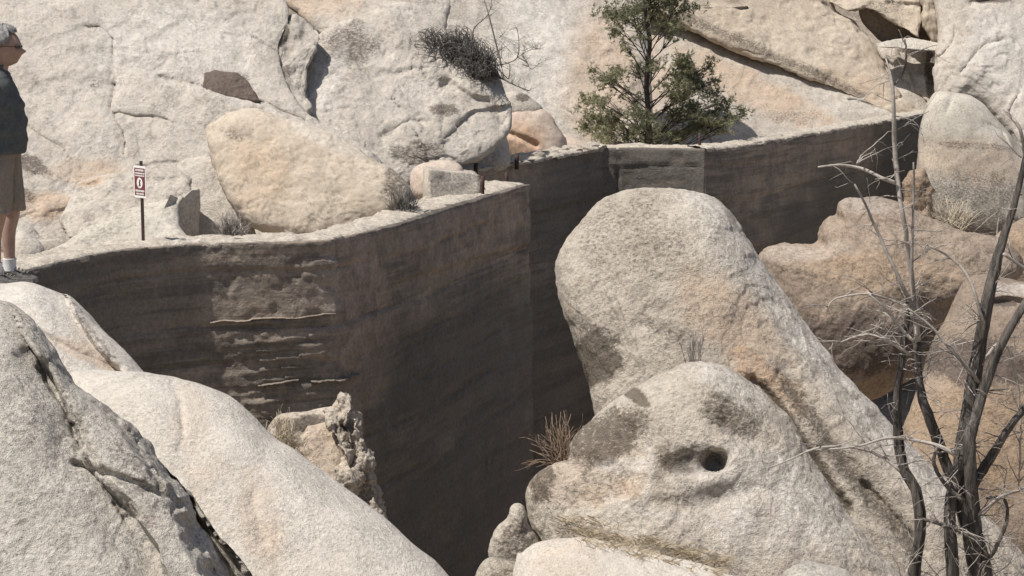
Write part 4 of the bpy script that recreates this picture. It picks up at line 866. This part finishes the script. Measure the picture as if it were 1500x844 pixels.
small_bush('dry_bush', 'dark dry weeds between the tan boulder and the wing wall', 'bush', 590, 318, 23.6, 44, 50, 120, 'dark_twig', 22, r=.006)
small_bush('dry_shrub', 'sprawling brown dry shrub left of the hollowed boulder', 'shrub', 822, 676, 18.4, 84, 74, 60, 'dry_red_twig', 23, droop=.06, r=.005, fan=1.15)
small_bush('dry_shrub', 'tiny bare grey shrub growing on the domed boulder', 'shrub', 1018, 536, 18.6, 34, 64, 18, 'grey_twig', 24, r=.006, fan=.6)
small_bush('dry_weed', 'pale dry weeds at the foot of the rounded boulder by the right dam end', 'plant', 1395, 338, 34.5, 90, 50, 60, 'straw', 25, r=.007, fan=.8)
small_bush('dry_weed', 'few dry straw stalks beside the broken masonry pier', 'plant', 415, 655, 18.9, 40, 60, 36, 'straw', 26, r=.005, fan=.6)
rng = random.Random(31)
def tuft(label, spots, keys, h, n, spread, mat='straw', Yd=17):
    ps = []
    for x, y in spots:
        p = None
        for k in keys:
            q = hit(k, x, y)
            if q is not None and (p is None or q.y < p.y): p = q
        ps.append(p if p is not None else P3(x, y, Yd))
    c = sum(ps, Vector()) / len(ps); t = empty('dry_grass', c, label, 'grass')
    tag(blades('grass_blades', mat, ps, h, n, spread, rng, t), kind='stuff')
tuft('matted dry straw grass across the hollow above the low pinkish boulder', [(830 + 230 * u + rng.gauss(0, 7), 770 + 58 * u + rng.gauss(0, 9)) for u in [rng.random() for _ in range(130)]], ('skull', 'low_front'), .15, 15, 1.9)
tuft('yellow straw at the foot of the broken masonry pier', [(rng.uniform(405, 445), rng.uniform(640, 690)) for _ in range(26)], ('pier_slab',), .14, 14, .9, 'straw', 19.)

# --- dead tree in the right foreground
def dead_tree():
    rng = random.Random(77); Y = 10.4; s = 1 / pxm(Y); base = P3(1420, 1240, Y)
    t = empty('dead_tree', base, 'leafless dead tree with several dark twisted stems in the right foreground', 'tree'); o = base
    stems = [
        ('trunk', [(1440, 1250, 26), (1442, 1000, 24), (1440, 860, 21), (1428, 800, 18), (1416, 740, 17), (1411, 680, 16), (1418, 615, 14), (1426, 560, 13), (1436, 500, 11), (1446, 440, 10), (1460, 385, 9), (1474, 340, 7), (1488, 295, 6), (1498, 250, 5), (1512, 190, 4), (1520, 130, 3)], 0, 'dead_wood'),
        ('trunk', [(1432, 800, 9), (1420, 660, 11), (1430, 610, 10), (1446, 560, 9), (1464, 512, 8), (1488, 468, 7), (1512, 430, 6), (1545, 390, 4)], -.12, 'dead_wood'),
        ('trunk', [(1335, 1150, 11), (1338, 860, 10), (1345, 800, 9), (1348, 755, 9.5), (1340, 716, 9), (1324, 690, 9), (1316, 640, 8), (1314, 585, 7), (1320, 530, 6), (1327, 475, 5), (1329, 440, 3)], .15, 'dead_wood'),
        ('trunk', [(1428, 790, 9), (1412, 730, 10), (1390, 690, 9.5), (1376, 655, 9), (1361, 612, 8), (1350, 580, 7), (1345, 545, 6), (1344, 500, 6)], .1, 'dead_wood'),
        ('trunk', [(1344, 500, 6), (1341, 450, 5.5), (1335, 400, 5), (1327, 340, 4.5), (1318, 290, 4.5), (1312, 230, 4.5), (1309, 170, 4), (1308, 130, 3.5), (1304, 108, 2.4), (1298, 86, 1.1)], .1, 'pale_wood'),
        ('trunk', [(1400, 1200, 12), (1396, 860, 10), (1391, 780, 9), (1394, 720, 8), (1404, 690, 8), (1412, 660, 6)], -.1, 'dead_wood'),
        ('branch', [(1420, 730, 8), (1432, 700, 7.5), (1450, 672, 7), (1475, 632, 6), (1505, 595, 5), (1540, 560, 4)], .05, 'dead_wood'),
        ('branch', [(1309, 125, 2.5), (1320, 112, 2.2), (1327, 90, 2), (1326, 58, 1.6)], .1, 'dead_wood'),
        ('branch', [(1342, 470, 4), (1336, 400, 3), (1337, 330, 2.5), (1339, 262, 2), (1338, 238, 1.5)], .0, 'grey_twig'),
        ('branch', [(1342, 460, 4), (1318, 410, 3.5), (1290, 350, 3), (1268, 300, 2.5), (1252, 270, 2)], .0, 'grey_twig'),
        ('branch', [(1312, 268, 3.5), (1290, 260, 3), (1262, 247, 2.8), (1230, 242, 2.4), (1198, 245, 1.8)], .1, 'pale_wood'),
        ('branch', [(1255, 240, 1.8), (1262, 228, 1.6), (1271, 220, 1.2)], .1, 'grey_twig'),
        ('branch', [(1338, 452, 3), (1320, 445, 2.6), (1280, 432, 2.4), (1250, 432, 2.2), (1220, 440, 1.6), (1212, 456, 1.2)], .05, 'pale_wood'),
        ('branch', [(1338, 500, 3.4), (1320, 482, 3.2), (1295, 450, 3), (1270, 428, 2.4)], -.05, 'pale_wood'),
        ('branch', [(1335, 520, 2.8), (1300, 500, 2.4), (1270, 490, 2), (1235, 500, 1.6), (1215, 512, 1.2)], .0, 'pale_wood'),
        ('branch', [(1435, 560, 3.4), (1400, 520, 3), (1365, 480, 2.6), (1330, 452, 2)], -.1, 'grey_twig'),
        ('branch', [(1440, 470, 3), (1420, 410, 2.6), (1395, 380, 2.2), (1360, 360, 1.6)], -.1, 'pale_wood'),
        ('branch', [(1400, 668, 4), (1380, 655, 3.6), (1340, 645, 3), (1300, 642, 2.6), (1250, 655, 2), (1180, 660, 1.4)], -.1, 'pale_wood'),
        ('branch', [(1318, 690, 3.4), (1290, 668, 3), (1250, 656, 2.6), (1200, 656, 2.2), (1160, 672, 1.6), (1130, 684, 1.2)], -.08, 'pale_wood'),
        ('branch', [(1412, 735, 5), (1385, 710, 4), (1368, 680, 3.6), (1372, 655, 3)], -.15, 'dead_wood'),
        ('branch', [(1440, 800, 5), (1410, 780, 4.5), (1380, 768, 4), (1350, 760, 3)], -.15, 'dead_wood'),
        ('branch', [(1440, 830, 4), (1460, 800, 3.5), (1475, 760, 3), (1470, 730, 2.4), (1445, 730, 2)], -.1, 'dead_wood'),
        ('branch', [(1425, 760, 4), (1455, 735, 3.2), (1480, 722, 2.8), (1520, 715, 2)], -.1, 'grey_twig'),
        ('branch', [(1440, 530, 3), (1470, 500, 2.8), (1490, 560, 2.4), (1495, 640, 2), (1492, 720, 1.6)], .15, 'pale_wood'),
        ('branch', [(1470, 372, 3), (1500, 392, 2.4), (1530, 400, 2)], .0, 'pale_wood'),
        ('branch', [(1495, 255, 3.5), (1500, 225, 3), (1494, 190, 3), (1478, 168, 3), (1470, 160, 2)], .0, 'pale_wood')]
    nodes = []
    for k, (nm, px, dy, mat) in enumerate(stems):
        n = 4 * len(px); C = catmull([(x, y, r) for x, y, r in px], n, False)
        pts = [P3(x, y, Y + dy + .03 * math.sin(i * .4 + k)) + Vector((rng.gauss(0, .0015), 0, 0)) for i, (x, y, r) in enumerate(C)]
        m = MB(); big = C[0][2] > 6; m.tube(pts, [max(r * .84, 1.0) * s for x, y, r in C], 18 if big else 6, .28 if big else .1, k); m.build(nm, MATS[mat], t, origin=o)
        nodes += [(p, C[i][2]) for i, p in enumerate(pts) if C[i][1] < 900]
    for mat, cnt, L0 in (('pale_wood', 150, .20), ('grey_twig', 150, .17)):
        tw = MB()
        for k in range(cnt):
            p, r = rng.choice(nodes)
            if rng.random() < .5:
                while p.z > at(1400, 420, Y)[2] or p.x < at(1290, 400, Y)[0]: p, r = rng.choice(nodes)
            a = rng.choice((-1, 1)); d = Vector((a * rng.uniform(.3, 1), rng.gauss(0, .5), rng.uniform(-.2, .9)))
            grow(tw, p, d, L0 * rng.uniform(.4, 1.3), .0045, 1, rng, .7, 2, .04, .4, 3, 5)
        tag(tw.build('twigs', MATS[mat], t, origin=o), kind='stuff')
    # pale brush around the foot
    b = P3(1410, 960, Y - .3); t2 = empty('dry_brush', b, 'tangle of pale dead twigs around the foot of the dead tree', 'brush'); tw = MB()
    for k in range(150):
        p = P3(rng.uniform(1300, 1520), rng.uniform(840, 960), Y + rng.uniform(-.4, .5)); grow(tw, p, Vector((rng.gauss(0, .8), rng.gauss(0, .5), rng.gauss(.7, .5))), rng.uniform(.1, .4), .0035, 1, rng, .7, 2, .05, .4, 3, 5)
    tag(tw.build('twigs', MATS['pale_wood'], t2, origin=b), kind='stuff')
dead_tree()

# ------------------------------------------------------------------ hiker at the left edge
def hiker():
    Y = 13.1; x0 = (-10 - 750) / pxm(Y); fz = at(10, 416, Y)[2]
    r = empty('person', (x0, Y, fz), 'grey haired hiker in dark jacket and brown shorts standing in profile at the left edge', 'person')
    # body: one skinned skeleton, remeshed together with the head and the fingers into one surface
    V, E, Rd = [], [], []
    def v(p, rad, par=None):
        V.append(p); Rd.append(rad)
        if par is not None: E.append((par, len(V) - 1))
        return len(V) - 1
    pel = v((.05, 0, .93), (.13, .12)); ab = v((.06, 0, 1.08), (.14, .12), pel); ch = v((.05, 0, 1.27), (.16, .125), ab); nb = v((.05, 0, 1.43), (.06, .06), ch); v((.085, 0, 1.54), (.055, .055), nb)
    for sy in (-1, 1):
        hp = v((.04, .095 * sy, .86), (.09, .085), pel); kn = v((.07 + .02 * sy, .11 * sy, .49), (.058, .056), hp); cf = v((.03 + .02 * sy, .11 * sy, .36), (.056, .052), kn); an = v((.035 + .02 * sy, .11 * sy, .11), (.036, .036), cf); v((.03 + .02 * sy, .11 * sy, .05), (.038, .036), an)
        sh_ = v((.03, .17 * sy, 1.39), (.06, .06), ch); el = v((-.05, .25 * sy, 1.13), (.042, .042), sh_); wr = v((-.005, .25 * sy, .90), (.028, .03), el); v((.015, .245 * sy, .84), (.022, .036), wr)
    me = bpy.data.meshes.new('b'); me.from_pydata(V, E, []); ob = bpy.data.objects.new('b', me); COL.objects.link(ob)
    md = ob.modifiers.new('s', 'SKIN'); md.use_smooth_shade = True
    for i, k in enumerate(me.skin_vertices[0].data): k.radius = Rd[i]; k.use_root = (i == 0)
    ob.modifiers.new('d', 'SUBSURF').levels = 2
    bpy.context.view_layer.update(); dg = bpy.context.evaluated_depsgraph_get(); bm = bmesh.new(); bm.from_mesh(ob.evaluated_get(dg).to_mesh()); bpy.data.objects.remove(ob)
    def head_pt(th, ph):                                        # th from the top, ph around (0 = face)
        f = math.cos(ph) * math.sin(th); sd = math.sin(ph) * math.sin(th); up = math.cos(th)
        x, y, z = .110 * f, .082 * sd, .128 * up
        fr = max(0, f) ** 3; y *= 1 - .18 * max(0, -up)
        if up < 0: x *= 1 - .05 * up if f > 0 else 1 + .18 * up
        mid_ = math.exp(-(sd / .17) ** 2) * (f > 0); zz = z
        g = lambda c, w: math.exp(-((zz - c) / w) ** 2)
        x += mid_ * (.034 * g(-.030, .017) + .016 * g(-.012, .02) + .010 * g(-.066, .012) + .014 * g(-.100, .016)) + fr * (.006 * g(.022, .012) - .010 * g(.0, .014)) + (f > 0) * math.exp(-((abs(sd) - .42) / .2) ** 2) * (-.010 * g(.0, .016) + .004 * g(-.03, .02))
        return Vector((.106 + x, y, 1.625 + z))
    n1, n2 = 48, 64; hv = [[bm.verts.new(head_pt(math.pi * (i + .5) / n1, 2 * math.pi * j / n2)) for j in range(n2)] for i in range(n1)]
    for i in range(n1 - 1):
        for j in range(n2): bm.faces.new((hv[i][j], hv[i + 1][j], hv[i + 1][(j + 1) % n2], hv[i][(j + 1) % n2]))
    bm.faces.new(list(reversed(hv[0]))); bm.faces.new(hv[-1])
    mb = MB()
    for sy in (-1, 1):
        for q in range(4): a = Vector((-.012 + .019 * q, .245 * sy, .83 + .003 * q)); mb.tube([a + Vector((0, 0, .03)), a - Vector((0, 0, .02)), a - Vector((-.008, .004 * sy, .045)), a - Vector((-.018, .01 * sy, .062 + (q in (1, 2)) * .006))], [.010, .009, .008, .006], 8)
        a = Vector((.03, .235 * sy, .87)); mb.tube([a, a + Vector((.028, -.008 * sy, -.025)), a + Vector((.034, -.012 * sy, -.055))], [.012, .010, .008], 8)
        e = Vector((.075, .080 * sy, 1.61)); mb.tube([e + Vector((0, 0, .034)), e + Vector((-.012, .008 * sy, .015)), e + Vector((-.010, .006 * sy, -.012)), e + Vector((.004, 0, -.03))], [.008, .012, .011, .008], 8)
    tm = bpy.data.meshes.new('t'); tm.from_pydata(mb.v, [], mb.f); bm.from_mesh(tm)
    me = bpy.data.meshes.new('body'); bm.to_mesh(me); bm.free(); body = bpy.data.objects.new('body', me); COL.objects.link(body)
    rm = body.modifiers.new('r', 'REMESH'); rm.mode = 'VOXEL'; rm.voxel_size = .0075; rm.use_smooth_shade = True; sm = body.modifiers.new('k', 'SMOOTH'); sm.iterations = 2; sm.factor = .4
    bpy.context.view_layer.update(); dg = bpy.context.evaluated_depsgraph_get(); final = bpy.data.meshes.new_from_object(body.evaluated_get(dg)); bpy.data.objects.remove(body)
    final.name = 'body'; final.polygons.foreach_set('use_smooth', [True] * len(final.polygons)); final.materials.clear(); link('body', final, MATS['skin'], r)
    def loft(name, rows, mat, n=32, wr=.0, seed=1, close=True, par=r):
        rows = np.array(rows, float); C = catmull(rows, 6 * len(rows), False); G = []
        for k, (z, xc, yc, rx, ry) in enumerate(C):
            a = np.linspace(0, 2 * np.pi, n, endpoint=False); G.append(np.stack([xc + rx * np.cos(a), yc + ry * np.sin(a), np.full(n, z)], -1))
        G = np.array(G); m_ = len(G); Vv = G.reshape(-1, 3); cen = np.repeat(np.stack([C[:, 1], C[:, 2], C[:, 0]], -1), n, 0); d = Vv - cen; d /= np.maximum(np.linalg.norm(d, axis=1), 1e-6)[:, None]
        Vv = Vv + d * (wr * fbm(Vv * np.array([9, 9, 16]), 3, seed))[:, None]
        Fs = [(i * n + k, i * n + (k + 1) % n, (i + 1) * n + (k + 1) % n, (i + 1) * n + k) for i in range(m_ - 1) for k in range(n)]
        if close: Fs += [tuple(reversed(range(n))), tuple((m_ - 1) * n + k for k in range(n))]
        me = bpy.data.meshes.new(name); me.from_pydata([tuple(p) for p in Vv], [], Fs); me.polygons.foreach_set('use_smooth', [True] * len(me.polygons)); return link(name, me, MATS[mat], par)
    jk = loft('jacket', [(.905, .075, 0, .135, .175), (.93, .075, 0, .148, .185), (1.05, .080, 0, .148, .185), (1.18, .080, 0, .146, .19), (1.30, .062, 0, .132, .195), (1.39, .045, 0, .11, .175), (1.44, .045, 0, .085, .12), (1.475, .05, 0, .068, .075), (1.51, .058, 0, .066, .07)], 'jacket_cloth', 40, .02, 3)
    for sy in (-1, 1):
        m = MB(); m.tube(catmull([(.03, .15 * sy, 1.40), (.0, .215 * sy, 1.30), (-.05, .25 * sy, 1.13), (-.025, .25 * sy, 1.02), (-.005, .25 * sy, .92)], 22, False), [.072 - .0013 * i + .003 * math.sin(i * 1.9) for i in range(22)], 14); m.build('sleeve', MATS['jacket_cloth'], jk)
        loft('shorts_leg', [(.50, .072 + .02 * sy, .11 * sy, .083, .083), (.52, .072 + .02 * sy, .11 * sy, .088, .088), (.70, .062 + .01 * sy, .10 * sy, .098, .10), (.86, .05, .085 * sy, .112, .105), (.92, .06, .07 * sy, .115, .105)], 'shorts_cloth', 24, .012, 7 + sy)
        loft('sock', [(.075, .035 + .02 * sy, .11 * sy, .046, .044), (.12, .035 + .02 * sy, .11 * sy, .044, .042), (.165, .035 + .02 * sy, .11 * sy, .047, .045)], 'sock_cloth', 18, .003, 9)
        x_ = .02 * sy; yy = .11 * sy
        bm = bmesh.new(); prof = []
        for k in range(25):
            u = k / 24; x = -.075 + .30 * u; top = .105 - .0 * u if u < .35 else .105 - .055 * sstep(.35, .75, np.array(u)) - .02 * max(0, (u - .85) / .15); w = .036 + .014 * math.sin(min(1, u * 1.1) * math.pi) + .006 * u
            if u > .9: w *= math.sqrt(max(.05, 1 - ((u - .9) / .1) ** 2 * .85))
            if u < .08: w *= .7 + 3.5 * u
            prof.append((x, float(top), w))
        rings = []
        for x, top, w in prof:
            rings.append([bm.verts.new((x + x_, yy + w * math.cos(a) * (1 if math.sin(a) < 0 else .9), .022 + max(0, (top - .022)) * max(0, math.sin(a)) ** .8 if math.sin(a) > 0 else .022)) for a in np.linspace(0, 2 * math.pi, 20, endpoint=False)])
        for a, b in zip(rings[:-1], rings[1:]):
            for j in range(20): bm.faces.new((a[j], b[j], b[(j + 1) % 20], a[(j + 1) % 20]))
        bm.faces.new(rings[0]); bm.faces.new(list(reversed(rings[-1]))); bmesh.ops.recalc_face_normals(bm, faces=bm.faces)
        me = bpy.data.meshes.new('shoe'); bm.to_mesh(me); bm.free(); me.polygons.foreach_set('use_smooth', [True] * len(me.polygons)); so = link('shoe', me, MATS['shoe_cloth'], r)
        bm = bmesh.new(); lo = [(x + x_, yy + sgn * w * 1.06) for sgn, pr in ((1, prof), (-1, prof[::-1])) for x, t_, w in pr]
        f = bm.faces.new([bm.verts.new((a, b, 0)) for a, b in lo]); g = bmesh.ops.extrude_face_region(bm, geom=[f]); bmesh.ops.translate(bm, verts=[q for q in g['geom'] if isinstance(q, bmesh.types.BMVert)], vec=(0, 0, .028)); bmesh.ops.recalc_face_normals(bm, faces=bm.faces)
        me = bpy.data.meshes.new('sole'); bm.to_mesh(me); bm.free(); link('sole', me, MATS['shoe_sole'], so)
        m = MB()
        for k in range(5): xx = .07 + .022 * k + x_; m.tube([(xx, yy - .03, .088 - .006 * k), (xx + .006, yy, .108 - .009 * k), (xx, yy + .03, .088 - .006 * k)], [.004] * 3, 5)
        m.build('lace', MATS['shoe_sole'], so)
    # hair: shell over the skull with an uneven hairline
    nn = 56; bm = bmesh.new(); grid = {}
    for i in range(40):
        for j in range(nn):
            th, ph = math.pi * (i + .3) / 48, 2 * math.pi * j / nn; p = head_pt(th, ph); face = math.cos(ph)
            lim = (.92 - .12 * face) if face > .45 else 1.25 + .75 * (.45 - face) / 1.45 * 1.25
            lim += .05 * math.sin(ph * 9) + .03 * math.sin(ph * 23)
            if th > lim: continue
            c = Vector((.106, 0, 1.625)); dd = (p - c).normalized(); edge = min(1, (lim - th) / .2)
            th_n = .006 + .022 * edge * (1 + .5 * math.sin(ph * 13 + th * 17) * math.sin(th * 23)); grid[i, j] = bm.verts.new(p + dd * th_n)
    for i in range(39):
        for j in range(nn):
            k = [(i, j), (i + 1, j), (i + 1, (j + 1) % nn), (i, (j + 1) % nn)]
            if all(q in grid for q in k): bm.faces.new([grid[q] for q in k])
    bm.faces.new([grid[0, j] for j in reversed(range(nn))])
    me = bpy.data.meshes.new('hair'); bm.to_mesh(me); bm.free(); me.polygons.foreach_set('use_smooth', [True] * len(me.polygons)); link('hair', me, MATS['grey_hair'], r)
    m = MB()
    for sy in (-1, 1):
        m.tube([(.208, .035 * sy, 1.632), (.178, .076 * sy, 1.633), (.13, .089 * sy, 1.634), (.08, .09 * sy, 1.63)], [.002, .002, .002, .002], 6); m.tube(catmull([(.214, .008 * sy, 1.630), (.209, .03 * sy, 1.632), (.195, .056 * sy, 1.630)], 8, False), [.006, .009, .011, .011, .011, .010, .009, .006], 10)
    m.build('sunglasses', MATS['dark_lens'], r)
hiker()
